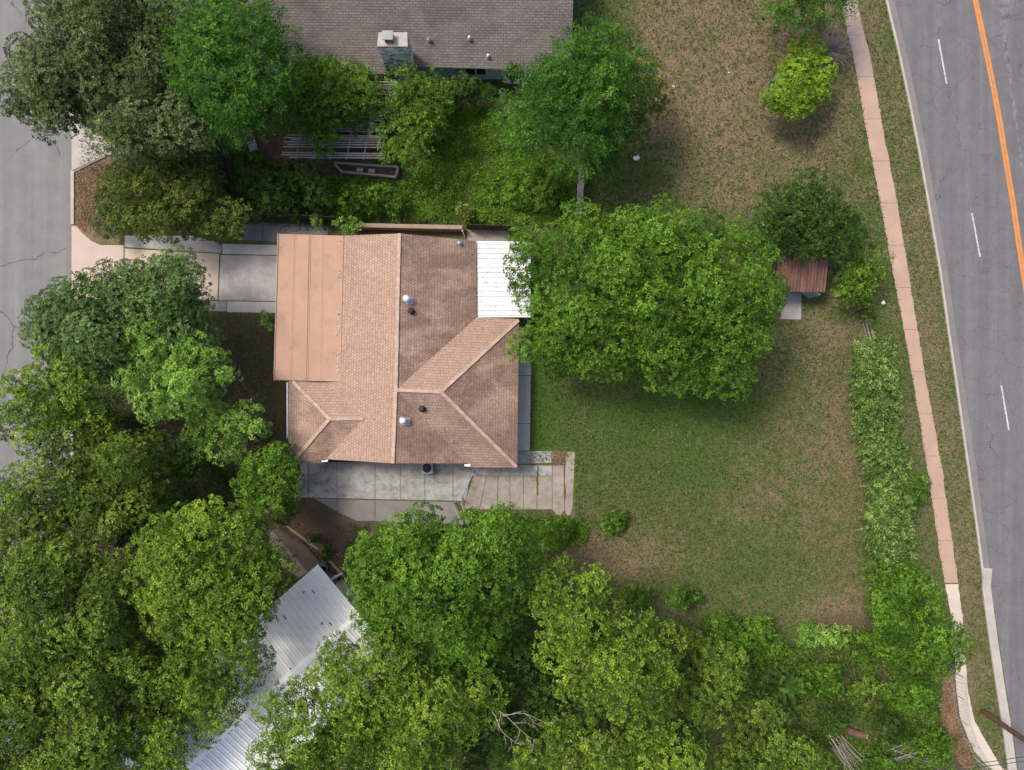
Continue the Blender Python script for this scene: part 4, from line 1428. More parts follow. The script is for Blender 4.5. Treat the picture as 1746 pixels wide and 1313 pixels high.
def limbs(base, tops, ztr, r0, g, n_max=14):
    """tapered trunk with limbs that reach into the crown"""
    mb = MB()
    b = Vector(base)
    cen = tops.mean(0)
    fork = Vector((b.x * 0.7 + cen[0] * 0.3, b.y * 0.7 + cen[1] * 0.3, ztr))
    mb.tube([b - Vector((0, 0, 0.1)), b.lerp(fork, 0.08), b.lerp(fork, 0.5) + Vector((g.normal(0, .06), g.normal(0, .06), 0)), fork], [r0 * 1.5, r0 * 1.1, r0 * 0.9, r0 * 0.8], 9)
    order = g.permutation(len(tops))[:n_max]
    for i in order:
        e = Vector(tops[i])
        m = fork.lerp(e, 0.5) + Vector((g.normal(0, .3), g.normal(0, .3), g.uniform(-.2, .5)))
        rr_ = r0 * g.uniform(.3, .5)
        mb.tube([fork - Vector((0, 0, 0.2)), fork.lerp(m, .6), m, m.lerp(e, .6) + Vector((g.normal(0, .15), g.normal(0, .15), 0)), e], [rr_ * 1.3, rr_, rr_ * .7, rr_ * .4, rr_ * .12], 6)
    return mb


KINDS = {
    'oak':     dict(dens=17, K=9, L=0.16, W=0.075, clump=0.5),
    'feather': dict(dens=9, K=14, L=0.30, W=0.06, spray=0.7, clump=0.4, droop=0.3),
    'rosette': dict(dens=15, K=8, L=0.185, W=0.08, clump=0.45),
    'broad':   dict(dens=7, K=8, L=0.26, W=0.12, clump=0.5),
    'fine':    dict(dens=18, K=8, L=0.155, W=0.08, clump=0.45),
    'shoots':  dict(dens=12, K=10, L=0.17, W=0.085, spray=0.5, clump=0.35, droop=0.0),
}
LEAVES = 0


def grown(poly, f):
    c = np.mean(np.array(poly, float), 0)
    return [(c[0] + (x - c[0]) * f, c[1] + (y - c[1]) * f) for x, y in poly]


def plant(name, cat, label, poly, ztop, zedge, mat, kind, lr=0.8, spacing=0.95, seed=1, group=None, trunk=None, r0=0.2, rough=1.0, dens=1.0, skirt=0.6, bare=None, parts=('crown', 'trunk'), stuff=False, grow=1.0):
    """a tree or shrub: crown built of leaves where it stands, trunk and limbs under it"""
    global LEAVES
    g = np.random.default_rng(seed * 7919 + 13)
    poly = grown(poly, grow)
    P0, r = lumps_in(poly, ztop, zedge, lr * 1.06, spacing * 1.1, g, rough)
    if len(P0) == 0:
        c_ = np.mean(np.array(poly), 0)
        P0, r = unproj(np.array([c_[0]]), np.array([c_[1]]), np.array([ztop * 0.6])), np.array([lr])
    # foliage under the top layer, thinner
    if skirt > 0:
        m = g.random(len(P0)) < skirt
        low = P0[m].copy()
        dz = g.uniform(0.9, 2.2, m.sum()) * min(1.0, max(0.15, (zedge - 0.4) / 2.5))
        low[:, 2] = np.maximum(low[:, 2] - dz, 0.35)
        cxy = P0[:, :2].mean(0)
        low[:, :2] = cxy + (low[:, :2] - cxy) * 0.95
        kq = dict(KINDS[kind])
        kq['dens'] *= 0.6
    kw = dict(KINDS[kind])
    kw['dens'] *= dens
    q, t = foliage(P0, r, g, **kw)
    if skirt > 0 and m.sum():
        q2, t2 = foliage(low, r[m], g, **kq)
        q, t = np.concatenate([q, q2]), np.concatenate([t, t2])
    ok = q[:, :, 2].min(1) > 0.01
    q, t = q[ok], t[ok]
    LEAVES += len(q)
    cen = P0.mean(0)
    if stuff:
        o = fast_mesh(name, q, 4, mat, None, t)
        return tag(o, kind='stuff')
    base = Vector((cen[0], cen[1], 0)) if trunk is None else P(*trunk)
    root = thing(name, label, cat, base, group)
    fast_mesh(parts[0], q, 4, mat, root, t)
    limbs(base, P0, max(0.25, zedge * 0.55), r0, g, 30 if ztop > 4 else 7).build(parts[1], M['bark'], root, smooth=True)
    if bare:
        for (a, angs, L) in bare:
            bt = MB()
            def limb(p, an, L_, w, depth):
                n = 6
                pts = [p]
                for kk in range(n):
                    an += g.normal(0, 11)
                    d = Vector((math.cos(R(an)), math.sin(R(an)), g.normal(.02, .12)))
                    pts.append(pts[-1] + d * L_ / n)
                    if depth and g.random() < .85:
                        limb(pts[-1], an + g.choice([-1, 1]) * g.uniform(22, 58), L_ * g.uniform(.22, .5) * (1 - .4 * kk / n), w * .55, depth - 1)
                bt.tube(pts, list(np.linspace(w, w * .25, n + 1)), 5)
            for kk, an in enumerate(angs):
                limb(P(*a) + Vector((g.normal(0, .35), g.normal(0, .35), 0)) * (1 if kk else 0), an, L * g.uniform(.7, 1.0), .026, 2)
            bt.build('bare_branch', M['bark_pale'], root)
    return root


def tree(label, *a, **k): return plant('tree', 'tree', label, *a, **k)


def shrub(label, *a, **k): return plant('shrub', 'shrub', label, *a, parts=('foliage', 'stem'), r0=k.pop('r0', 0.06), **k)


GT = 'trees along the street side'
# top left
tree('dull olive green oak leaning out over the street at the upper left', [(2, 130), (30, 78), (75, 52), (110, 78), (130, 130), (122, 190), (108, 240), (75, 244), (45, 205), (22, 214), (-6, 180)], 9.5, 5.5, M['l_oak'], 'oak', lr=1.05, spacing=.85, skirt=.9, seed=1, trunk=(150, 170), r0=.3)
tree('dull olive green oak between the street oak and the feathery tree, wider oak', [(45, 25), (60, -25), (200, -50), (310, -40), (303, 60), (308, 120), (338, 180), (352, 235), (305, 264), (255, 262), (190, 268), (150, 235), (132, 180), (112, 120), (90, 60)], 10, 6, M['l_oak'], 'oak', lr=1.1, spacing=.88, skirt=.9, seed=2, trunk=(225, 150), r0=.35)
tree('bright feathery green tree overlapping the left end of the grey shingle roof', [(287, 20), (330, -30), (400, -40), (400, 12), (440, 8), (470, 35), (503, 75), (497, 140), (482, 215), (440, 237), (390, 228), (345, 237), (320, 160), (300, 110)], 11, 6, M['l_feather'], 'feather', lr=1.0, seed=3, trunk=(400, 130), r0=.3)
tree('low spreading tree with rusty tipped leaves over the upper edge of the driveway', [(172, 290), (230, 262), (330, 245), (372, 262), (385, 330), (440, 350), (447, 372), (420, 396), (385, 416), (330, 402), (260, 416), (212, 397), (175, 370)], 5, 3, M['l_red'], 'rosette', lr=.8, spacing=.85, seed=4, trunk=(290, 340))
shrub('small plain green bush at the street end of the rusty tipped tree', [(163, 352), (190, 342), (208, 370), (203, 408), (180, 410), (163, 388)], 2.4, 1.2, M['l_cool'], 'fine', lr=.45, spacing=.5, seed=5)
plant('vine', 'vine', 'green vine sprawling over the upper left of the pergola slats', [(488, 118), (540, 102), (590, 108), (640, 138), (662, 178), (640, 202), (600, 200), (592, 226), (562, 228), (555, 262), (540, 262), (525, 238), (500, 222), (482, 170)], 4.2, 2.9, M['l_vine'], 'shoots', lr=.65, spacing=.55, dens=1.5, seed=6, parts=('foliage', 'stem'), r0=.06, skirt=0.2)
plant('vine', 'vine', 'green vine tuft lying on the pergola between the two larger masses', [(595, 205), (640, 205), (652, 225), (630, 242), (605, 235)], 3.0, 2.7, M['l_vine'], 'shoots', lr=.35, spacing=.5, seed=61, parts=('foliage', 'stem'), r0=.04, skirt=0)
shrub('tall yellowish green shrub covering the right end of the pergola', [(658, 130), (720, 116), (756, 138), (772, 180), (748, 210), (732, 250), (716, 297), (680, 292), (654, 252), (640, 218), (663, 180)], 4.6, 2.2, M['l_vine'], 'shoots', lr=.7, spacing=.75, seed=7)
tree('feathery green pecan tree at the lower right corner of the grey roof', [(846, 190), (868, 168), (892, 158), (915, 128), (940, 112), (962, 78), (1000, 52), (1047, 58), (1082, 88), (1107, 93), (1102, 150), (1082, 200), (1052, 236), (1042, 277), (1000, 297), (960, 292), (930, 262), (885, 247), (858, 227)], 9.5, 4.5, M['l_feather'], 'feather', lr=.95, seed=8, trunk=(985, 190), bare=[((905, 170, 8.2), (40, 75), 1.6), ((1000, 185, 9.4), (20, 160), 1.4)])
shrub('tall shrub with yellow edged leaves on the right flank of the pecan tree', [(1095, 108), (1120, 102), (1137, 140), (1144, 170), (1120, 192), (1107, 226), (1097, 267), (1070, 272), (1058, 230), (1082, 180)], 4.8, 2, M['l_flower'], 'rosette', lr=.6, spacing=.65, seed=9)
shrub('round bright yellow green bush alone on the dry lawn near the sidewalk', [(1333, 95), (1360, 68), (1390, 78), (1413, 115), (1415, 150), (1390, 192), (1365, 209), (1335, 197), (1303, 170), (1323, 135)], 3.8, 1.2, M['l_yellow'], 'fine', lr=.7, spacing=.7, seed=10, rough=.4, dens=1.5, grow=1.07)
tree('dark feathery tree cut off by the top edge left of the sidewalk', [(1310, -60), (1470, -60), (1455, 15), (1425, 32), (1375, 50), (1340, 42), (1318, 15)], 6, 4, M['l_feather'], 'feather', lr=.8, seed=11, trunk=(1390, -15))
tree('large round deep green tree in the middle of the big lawn', [(865, 400), (900, 373), (945, 358), (985, 348), (1020, 355), (1060, 356), (1110, 348), (1180, 350), (1240, 360), (1277, 385), (1302, 420), (1332, 450), (1338, 500), (1327, 560), (1322, 600), (1292, 627), (1260, 678), (1215, 674), (1180, 662), (1140, 673), (1100, 662), (1060, 642), (1000, 634), (950, 642), (915, 632), (868, 600), (888, 560), (890, 520), (867, 480), (857, 440)], 11, 4, M['l_mid'], 'rosette', lr=1.0, spacing=1.0, seed=12, trunk=(1105, 510), r0=.4)
tree('scruffy dark tree overhanging the back of the rusty shed', [(1283, 380), (1300, 343), (1350, 308), (1370, 287), (1410, 303), (1437, 340), (1452, 380), (1482, 400), (1472, 430), (1430, 442), (1400, 434), (1370, 446), (1340, 428), (1300, 410)], 5.2, 3, M['l_dark'], 'shoots', lr=.75, spacing=.8, seed=13, trunk=(1380, 385))
shrub('spreading green shrub between the rusty shed and the sidewalk', [(1412, 445), (1450, 435), (1500, 430), (1517, 450), (1500, 470), (1487, 502), (1450, 517), (1415, 508), (1440, 470)], 3, 1.5, M['l_vine'], 'shoots', lr=.6, spacing=.6, seed=14)
shrub('narrow green creeper on the rail fence below the shed shrub', [(1464, 500), (1485, 495), (1496, 552), (1485, 568), (1471, 542)], 2.0, 1.3, M['l_vine'], 'fine', lr=.35, spacing=.42, seed=15)
plant('hedge', 'hedge', 'long narrow pale tipped hedge between the lawn and the sidewalk', [(1466, 588), (1515, 576), (1525, 640), (1523, 700), (1537, 770), (1550, 830), (1545, 900), (1557, 962), (1500, 972), (1478, 900), (1490, 830), (1472, 750), (1461, 660)], 2.6, 1.5, M['l_hedge'], 'shoots', lr=.46, spacing=.38, dens=1.3, seed=16, grow=1.02, parts=('foliage', 'stem'), r0=.05, rough=.5)
shrub('small bright bush poking out of the hedge toward the sidewalk', [(1543, 808), (1582, 813), (1580, 850), (1550, 872), (1540, 840)], 2.2, 1.2, M['l_mid'], 'rosette', lr=.4, spacing=.45, seed=17)
shrub('big bushy shrub at the lower end of the hedge reaching over the sidewalk', [(1476, 965), (1530, 950), (1592, 970), (1614, 1010), (1616, 1040), (1652, 1070), (1660, 1110), (1632, 1142), (1600, 1152), (1560, 1162), (1520, 1142), (1488, 1090), (1483, 1030)], 4, 2, M['l_mid'], 'fine', lr=.6, spacing=.62, seed=18)
# left middle
tree('dense cool green tree between the street and the driveway', [(38, 540), (50, 513), (85, 498), (110, 478), (128, 468), (170, 448), (200, 453), (240, 428), (280, 426), (327, 430), (342, 470), (347, 500), (337, 530), (367, 560), (372, 590), (350, 612), (250, 602), (210, 652), (180, 662), (140, 652), (60, 612), (43, 575)], 7.8, 4, M['l_cool'], 'fine', lr=1.0, spacing=.82, seed=19, skirt=.9, trunk=(200, 540), r0=.25)
tree('bright light green tree in front of the house, larger of the two bright ones', [(203, 610), (240, 558), (265, 548), (285, 578), (320, 558), (342, 573), (347, 600), (387, 603), (397, 640), (387, 672), (340, 692), (320, 692), (290, 722), (250, 707), (223, 672), (203, 660)], 9.0, 5.5, M['l_bright'], 'rosette', lr=.8, spacing=.88, seed=20, grow=1.06, trunk=(275, 680), bare=[((262, 685, 6.0), (120, 160, 60), 1.8)])
tree('bright light green tree in front of the house, smaller of the two bright ones', [(308, 700), (350, 688), (385, 700), (410, 688), (452, 708), (447, 740), (427, 772), (385, 787), (340, 772), (313, 740)], 6.2, 4, M['l_bright'], 'rosette', lr=.75, spacing=.85, seed=21, grow=1.06, trunk=(345, 745))
tree('loose yellowish green tree hanging over the street below the cool green tree', [(26, 640), (50, 603), (95, 588), (125, 598), (167, 650), (167, 680), (202, 720), (170, 742), (110, 747), (80, 777), (28, 772), (8, 722), (6, 670)], 9, 6, M['l_lime'], 'rosette', lr=.9, spacing=.9, seed=22, grow=1.06, trunk=(170, 725), r0=.25)
tree('pale olive green tree at the street above the two biggest crowns', [(-10, 820), (50, 788), (90, 763), (130, 768), (200, 728), (250, 733), (282, 790), (292, 830), (260, 862), (200, 905), (130, 935), (60, 945), (-10, 920)], 9, 6, M['l_olive'], 'fine', lr=1.0, spacing=.9, seed=23, grow=1.06, skirt=.8, trunk=(245, 870), r0=.25)
tree('small dark green tree beside the left end of the concrete patio', [(398, 820), (425, 778), (455, 758), (492, 763), (512, 800), (507, 850), (490, 887), (450, 892), (405, 872), (393, 840)], 5.2, 3, M['l_mid'], 'rosette', lr=.7, spacing=.8, seed=24)
tree('thin dark sapling in the shade between the pale olive tree and the dirt yard', [(295, 745), (330, 740), (350, 775), (335, 815), (300, 830), (280, 800)], 5.5, 4, M['l_dark'], 'rosette', lr=.55, spacing=.95, seed=241)
tree('shaded green tree filling the space between the pale olive tree and the two biggest crowns', [(190, 880), (250, 850), (310, 850), (330, 880), (260, 930), (235, 975), (190, 950)], 6, 3.5, M['l_dark'], 'rosette', lr=.8, spacing=.9, seed=242)
# bottom left
tree('huge olive green tree left of the silver roof', [(218, 935), (258, 890), (310, 868), (350, 853), (400, 868), (440, 888), (472, 920), (492, 970), (478, 1020), (457, 1062), (442, 1112), (400, 1134), (330, 1114), (270, 1075), (226, 1015)], 11.5, 7, M['l_lime'], 'rosette', lr=1.05, spacing=.9, seed=25, grow=1.02, skirt=.8, trunk=(350, 1000), r0=.35)
tree('huge olive green tree cut off by the left edge at the bottom', [(-60, 955), (50, 928), (130, 923), (218, 960), (243, 1040), (233, 1120), (203, 1200), (193, 1295), (100, 1360), (-60, 1360)], 11, 7, M['l_olive'], 'rosette', lr=1.05, spacing=.88, seed=26, grow=1.06, skirt=.8, trunk=(90, 1130), r0=.35)
tree('olive green tree spreading its thin edge over the lower silver roof', [(196, 1105), (300, 1088), (400, 1134), (455, 1078), (467, 1120), (440, 1152), (402, 1200), (392, 1240), (332, 1282), (302, 1350), (200, 1350), (180, 1222)], 9, 6, M['l_lime'], 'rosette', lr=.95, spacing=.92, seed=27, grow=1.0, trunk=(270, 1200), r0=.3)
# bottom centre
tree('big deep green tree right of the silver roof below the concrete slab', [(592, 960), (618, 918), (668, 878), (700, 858), (737, 868), (747, 905), (800, 878), (870, 863), (922, 888), (947, 930), (937, 1000), (882, 1080), (832, 1130), (760, 1150), (680, 1110), (618, 1062), (597, 1010)], 11.5, 7, M['l_mid'], 'rosette', lr=1.0, spacing=1.0, seed=28, grow=1.0, trunk=(780, 1010), r0=.38)
tree('big yellowish green tree over the lower right of the silver roof', [(436, 1200), (480, 1158), (540, 1118), (560, 1073), (600, 1090), (640, 1060), (700, 1100), (760, 1135), (830, 1125), (872, 1190), (868, 1240), (800, 1272), (790, 1360), (425, 1360), (433, 1260)], 11, 7, M['l_lime'], 'rosette', lr=.95, spacing=.98, seed=29, grow=0.99, trunk=(650, 1220), r0=.38, bare=[((840, 1205, 9.5), (-20, -50, 5), 3.2), ((720, 1215, 10.6), (-30, -55), 2.6)])
tree('big light green tree pushing up into the lawn at the bottom', [(903, 1012), (958, 943), (1000, 958), (1047, 990), (1062, 1050), (1100, 1040), (1162, 1080), (1162, 1150), (1122, 1212), (1050, 1217), (950, 1192), (925, 1120), (930, 1060)], 11, 7, M['l_lime'], 'rosette', lr=.95, spacing=.98, seed=30, grow=1.03, trunk=(1030, 1100), r0=.35, bare=[((1012, 1130, 9.6), (125, 150), 1.8), ((1060, 1165, 9.8), (10, 30, -35), 2.2)])
tree('lower yellowish tree at the bottom edge below the light green tree', [(885, 1255), (920, 1205), (1000, 1212), (1060, 1222), (1150, 1212), (1200, 1260), (1212, 1360), (840, 1360)], 8.5, 5, M['l_lime'], 'rosette', lr=.85, spacing=.95, seed=31, bare=[((1025, 1275, 8.2), (80, 140, 30, 200, 260), 1.1)])
tree('dull green smaller tree right of the light green tree', [(1148, 1090), (1210, 1083), (1272, 1115), (1262, 1170), (1242, 1232), (1190, 1242), (1140, 1202)], 6.5, 3.5, M['l_olive'], 'rosette', lr=.8, spacing=.85, seed=32)
tree('olive bushy tree at the bottom edge beside the big leaved plant', [(1200, 1340), (1222, 1270), (1263, 1232), (1300, 1185), (1337, 1200), (1342, 1265), (1380, 1250), (1420, 1280), (1412, 1360), (1200, 1360)], 6, 3, M['l_olive'], 'rosette', lr=.75, spacing=.85, seed=33)
tree('dark tree in the shade between the three big crowns at the bottom', [(790, 1110), (880, 1060), (930, 1080), (960, 1190), (930, 1260), (860, 1340), (790, 1330), (800, 1200)], 6.5, 3.5, M['l_dark'], 'rosette', lr=.85, spacing=.95, seed=34)
# shrubs at the lawn's lower edge
shrub('dark leafy shrub at the lower edge of the lawn right of the light green tree', [(1193, 1060), (1230, 1033), (1260, 1050), (1310, 1048), (1342, 1090), (1347, 1130), (1300, 1142), (1250, 1122)], 2.8, 1.2, M['l_mid'], 'rosette', lr=.55, spacing=.6, seed=35)
shrub('bright green bush at the lower edge of the lawn, left one of a pair', circle(1385, 1084, 28), 2.1, 1, M['l_bright'], 'rosette', lr=.45, spacing=.5, seed=36, group='bright bush pair')
shrub('bright green bush at the lower edge of the lawn, right one of a pair', circle(1430, 1084, 25), 2.1, 1, M['l_bright'], 'rosette', lr=.45, spacing=.5, seed=37, group='bright bush pair')
shrub('round olive green bush in the undergrowth above the cut log', circle(1472, 1185, 42, squash=.8), 3.4, 1.6, M['l_olive'], 'fine', lr=.6, spacing=.6, seed=38)
shrub('small dark bush alone on the lawn below the stained concrete', circle(1045, 890, 27, squash=.8), 1.4, .7, M['l_mid'], 'rosette', lr=.38, spacing=.42, seed=39)
shrub('low dark bush on the lawn above the dark leafy shrub', circle(1165, 1020, 32, squash=.75), 1.5, .7, M['l_mid'], 'rosette', lr=.42, spacing=.45, seed=40)
shrub('dark bush tucked against the light green tree at the lawn', circle(1085, 1020, 26), 2.2, 1, M['l_mid'], 'rosette', lr=.45, spacing=.5, seed=41)
shrub('dark bush at the corner below the stained concrete slabs', circle(958, 905, 26, squash=.8), 2, 1, M['l_mid'], 'rosette', lr=.45, spacing=.5, seed=42)
# back yard of the grey house
shrub('rounded dark bush left of the narrow stone wall', circle(910, 315, 56, squash=.75), 2.4, 1, M['l_mid'], 'fine', lr=.55, spacing=.6, seed=43)
shrub('dark shrub against the grey house between chimney and air conditioner', [(745, 128), (800, 128), (850, 150), (850, 172), (800, 165), (765, 180)], 2.4, 1, M['l_dark'], 'rosette', lr=.5, spacing=.6, seed=44)
shrub('little tuft of shrub rising past the eave above the air conditioner', circle(873, 119, 15), 3.4, 2.2, M['l_mid'], 'rosette', lr=.3, spacing=.36, seed=45)
shrub('broad dark bush below the left end of the pergola', [(400, 300), (440, 280), (480, 272), (560, 290), (572, 340), (520, 372), (450, 372), (405, 345)], 2.2, 1, M['l_dark'], 'rosette', lr=.6, spacing=.7, seed=46)
shrub('broad green bush below the timber planter', [(560, 318), (640, 310), (700, 330), (690, 368), (600, 372), (565, 360)], 1.8, .8, M['l_mid'], 'fine', lr=.5, spacing=.6, seed=47)
shrub('low green bush hanging over the black board fence', circle(594, 384, 27, squash=.62), 2.4, 1.6, M['l_bright'], 'rosette', lr=.32, spacing=.4, seed=49)
shrub('small sprig of bush over the dark shaded path', circle(540, 375, 13, squash=.8), 2.2, 1.6, M['l_bright'], 'rosette', lr=.25, spacing=.32, seed=50)
shrub('yellow flowering weed bush above the brick wall', circle(792, 358, 16), 1.4, .8, M['l_flower'], 'fine', lr=.3, spacing=.34, seed=51)
shrub('small bright green bush beside the carport roof edge', circle(457, 548, 17), 2.0, 1, M['l_bright'], 'rosette', lr=.3, spacing=.36, seed=52)
shrub('little green plant on the bare ground by the ladder', circle(533, 917, 11), .9, .5, M['l_dark'], 'rosette', lr=.22, spacing=.25, seed=53)
shrub('little green plant at the top of the blue pot yard', circle(557, 943, 13), .9, .5, M['l_dark'], 'rosette', lr=.24, spacing=.28, seed=54)
shrub('dark bush on the street verge under the yellowish street tree', [(165, 690), (205, 690), (215, 730), (180, 745), (160, 720)], 2, 1, M['l_cool'], 'fine', lr=.45, spacing=.5, seed=55)

for i, (lab, cx, cy, rr_, zt, mt, kd) in enumerate((
        ('dull green bush in the undergrowth just right of the banana plant', 1400, 1160, 42, 1.9, 'l_mid', 'fine'),
        ('green bush in the undergrowth between the bright bush pair and the hedge end', 1478, 1112, 36, 2.2, 'l_mid', 'rosette'),
        ('green bush in the undergrowth below the hedge end', 1550, 1190, 44, 2.4, 'l_mid', 'rosette'),
        ('leafy bush at the right end of the grey branch heap', 1590, 1270, 40, 2.3, 'l_mid', 'fine'),
        ('dark low bush in the undergrowth just above the cut log', 1425, 1225, 34, 1.6, 'l_dark', 'rosette'),
        ('dark low bush in the undergrowth right of the cut log', 1520, 1240, 34, 1.6, 'l_dark', 'rosette'),
        ('dark bush in the undergrowth left of the banana plant', 1285, 1165, 36, 2.2, 'l_dark', 'rosette'),
        ('bush at the bottom edge between the two stick heaps', 1500, 1300, 30, 1.6, 'l_mid', 'fine'))):
    shrub(lab, circle(cx, cy, rr_, squash=.8), zt, .9, M[mt], kd, lr=.5, spacing=.6, seed=400 + i)

# big leaved plant
bl = P(1332, 1172)
bp = thing('banana_plant', 'plant with long arching blade leaves among the dark undergrowth', 'plant', bl)
g = np.random.default_rng(99)
for (cx, cy, n, L) in ((1332, 1168, 11, 1.5), (1345, 1160, 7, 1.2), (1318, 1172, 6, 1.1), (1345, 1206, 5, 1.0)):
    for i in range(n):
        a = 2 * math.pi * i / n + g.normal(0, .25)
        c_ = P(cx, cy, 0.9)
        Ll = L * g.uniform(.75, 1.15)
        mb = MB()
        prev = None
        d = Vector((math.cos(a), math.sin(a), 0))
        s = Vector((-d.y, d.x, 0))
        for j in range(8):
            t = j / 7
            p = Vector((c_.x, c_.y, 0.7)) + d * Ll * t + Vector((0, 0, 0.9 * math.sin(t * 2.3) - .1 * t))
            w = 0.02 + 0.15 * math.sin(math.pi * min(1, t * 1.02 + .02)) ** .7
            cur = (p - s * w + Vector((0, 0, .04)), p, p + s * w + Vector((0, 0, .04)))
            if prev:
                mb.poly([prev[0], cur[0], cur[1], prev[1]]).poly([prev[1], cur[1], cur[2], prev[2]])
            prev = cur
        o = mb.build('leaf', M['l_dark'], bp, smooth=True)
        at = o.data.attributes.new('tint', 'FLOAT', 'FACE')
        at.data.foreach_set('value', [float(g.uniform(.25, .8))] * len(o.data.polygons))
MB().tube([bl, bl + Vector((0, 0, .8))], [.12, .09], 8).build('stem', M['bark'], bp)


# bare twiggy shrubs by the sidewalk
def twigs(label, cx, cy, rpx, n, ang=(0, 360), seed=1, mat='stick_grey', zt=1.8):
    g = np.random.default_rng(seed)
    b = P(cx, cy)
    t = thing('bare_shrub', label, 'shrub', b)
    mb = MB()
    Rm = rpx / S
    for i in range(n):
        a = R(g.uniform(*ang))
        l = Rm * g.uniform(.45, 1.05)
        z = zt * g.uniform(.4, 1.0)
        d = Vector((math.cos(a), math.sin(a), 0))
        p1 = b + d * l * .35 + Vector((0, 0, z * .6))
        p2 = b + d * l * .75 + Vector((g.normal(0, .08), g.normal(0, .08), z * .9))
        p3 = b + d * l + Vector((g.normal(0, .1), g.normal(0, .1), z))
        mb.tube([b, p1, p2, p3], [.022, .015, .01, .004], 4, False)
        for kk in range(3):
            q = p1.lerp(p3, g.uniform(0, .9))
            e = d + Vector((g.normal(0, .6), g.normal(0, .6), 0))
            mb.tube([q, q + e * l * .28 + Vector((0, 0, .1))], [.009, .003], 4, False)
    mb.build('twigs', M[mat], t)
    return t


twigs('leafless grey shrub beside the round yellow green bush', 1412, 92, 34, 110, seed=3)
twigs('faint leafless shrub low on the left side of the round yellow green bush', 1312, 138, 16, 36, seed=4)
twigs('tangle of dry grey twigs in the scruffy tree behind the shed', 1365, 405, 22, 30, seed=5, zt=5.2)
twigs('dry leafless shrub under the feathery tree by the pergola', 512, 168, 16, 40, seed=6, mat='bark_pale', zt=3.4)


# ground cover and grass, as masses
def weeds(name, poly, n, h, L, W, mat, seed, clump_m=0.6, thr=0.45):
    """leafy ground cover in patches"""
    global LEAVES
    g = np.random.default_rng(seed)
    poly = np.array(poly, float)
    lo, hi = poly.min(0), poly.max(0)
    c = g.uniform(lo, hi, (n * 3, 2))
    c = c[poly_dist(c, poly) > 0]
    hubs = g.uniform(lo, hi, (int((hi - lo).prod() / (S * clump_m) ** 2 / 2.5) + 4, 2))
    amp = g.uniform(.3, 1, len(hubs))
    D = np.full(len(c), 1e9)
    hh = np.zeros(len(c))
    for q, a in zip(hubs, amp):
        d = np.linalg.norm(c - q, axis=1) / S
        m = d < D
        D = np.where(m, d, D)
        hh = np.where(m, a, hh)
    keep = g.random(len(c)) < np.clip(1.25 - D / clump_m * thr, 0.05, 1)
    c, D, hh = c[keep][:n], D[keep][:n], hh[keep][:n]
    z = 0.03 + h * hh * np.clip(1 - (D / (clump_m * 1.2)) ** 2, 0.05, 1) * g.uniform(.5, 1, len(c))
    base = unproj(c[:, 0], c[:, 1], z)
    K = 5
    b = np.repeat(base, K, 0) + g.normal(0, .06, (len(base) * K, 3)) * [1, 1, .4]
    b[:, 2] = np.maximum(b[:, 2], .015)
    N = len(b)
    d = norm(np.stack([g.normal(size=N), g.normal(size=N), g.uniform(-.1, 1.0, N)], -1))
    side = norm(np.cross(d, norm(np.array([0, 0, 1.0]) + g.normal(0, .3, (N, 3)))))
    q = leaf_quads(b, d, side, L * g.uniform(.6, 1.3, N), W * g.uniform(.6, 1.2, N))
    t = np.clip(.35 * np.repeat(hh, K) + .65 * g.random(N), 0, 1)
    LEAVES += N
    return tag(fast_mesh(name, q, 4, mat, None, t), kind='stuff')


weeds('weeds', [(400, 225), (480, 290), (560, 300), (700, 310), (735, 190), (850, 180), (900, 260), (985, 280), (985, 372), (800, 386), (440, 362), (400, 330)], 7500, .6, .17, .08, M['l_mid'], 201, .55, .95)
weeds('tall_grass', [(750, 180), (850, 185), (900, 260), (985, 285), (975, 380), (690, 372), (720, 300)], 4500, .5, .24, .035, M['l_vine'], 202, .8)
weeds('undergrowth', [(1150, 1110), (1330, 1110), (1380, 1095), (1480, 1070), (1530, 1140), (1600, 1150), (1600, 1240), (1625, 1310), (1640, 1400), (1130, 1400), (1130, 1200)], 16000, .8, .17, .08, M['l_weed'], 203, .7, .7)
weeds('undergrowth', [(1540, 1150), (1605, 1150), (1602, 1235), (1630, 1320), (1650, 1400), (1530, 1400)], 5000, 1.2, .17, .08, M['l_weed'], 205, .8, .6)
weeds('undergrowth', [(820, 880), (1000, 890), (1000, 925), (940, 940), (900, 900), (800, 895)], 2200, .5, .15, .06, M['l_mid'], 206)
weeds('undergrowth', [(140, 660), (220, 660), (330, 720), (400, 800), (400, 900), (300, 880), (240, 850), (140, 760)], 3500, .5, .15, .06, M['l_dark'], 207, .8, .8)
weeds('undergrowth', [(560, 870), (640, 890), (900, 1000), (1000, 1250), (800, 1400), (430, 1400), (640, 1080)], 5000, .6, .16, .07, M['l_dark'], 208, 1.2, .8)
weeds('fallen_leaves', [(1595, 1150), (1625, 1150), (1632, 1230), (1660, 1300), (1650, 1320), (1600, 1240)], 2600, .06, .10, .06, M['dead_leaf'], 209)
weeds('fallen_leaves', [(127, 295), (165, 275), (190, 280), (200, 400), (165, 408), (128, 382)], 1500, .05, .09, .05, M['dead_leaf'], 210)
weeds('fallen_leaves', [(470, 900), (500, 880), (600, 960), (585, 985), (520, 930)], 900, .04, .10, .06, M['dead_leaf'], 211)
weeds('fallen_leaves', [(942, 771), (964, 771), (963, 791), (943, 791)], 260, .04, .10, .06, M['dead_leaf'], 212)
weeds('fallen_leaves', [(372, 540), (470, 540), (492, 660), (492, 790), (400, 800), (400, 640)], 1500, .03, .08, .045, M['dead_leaf'], 213)


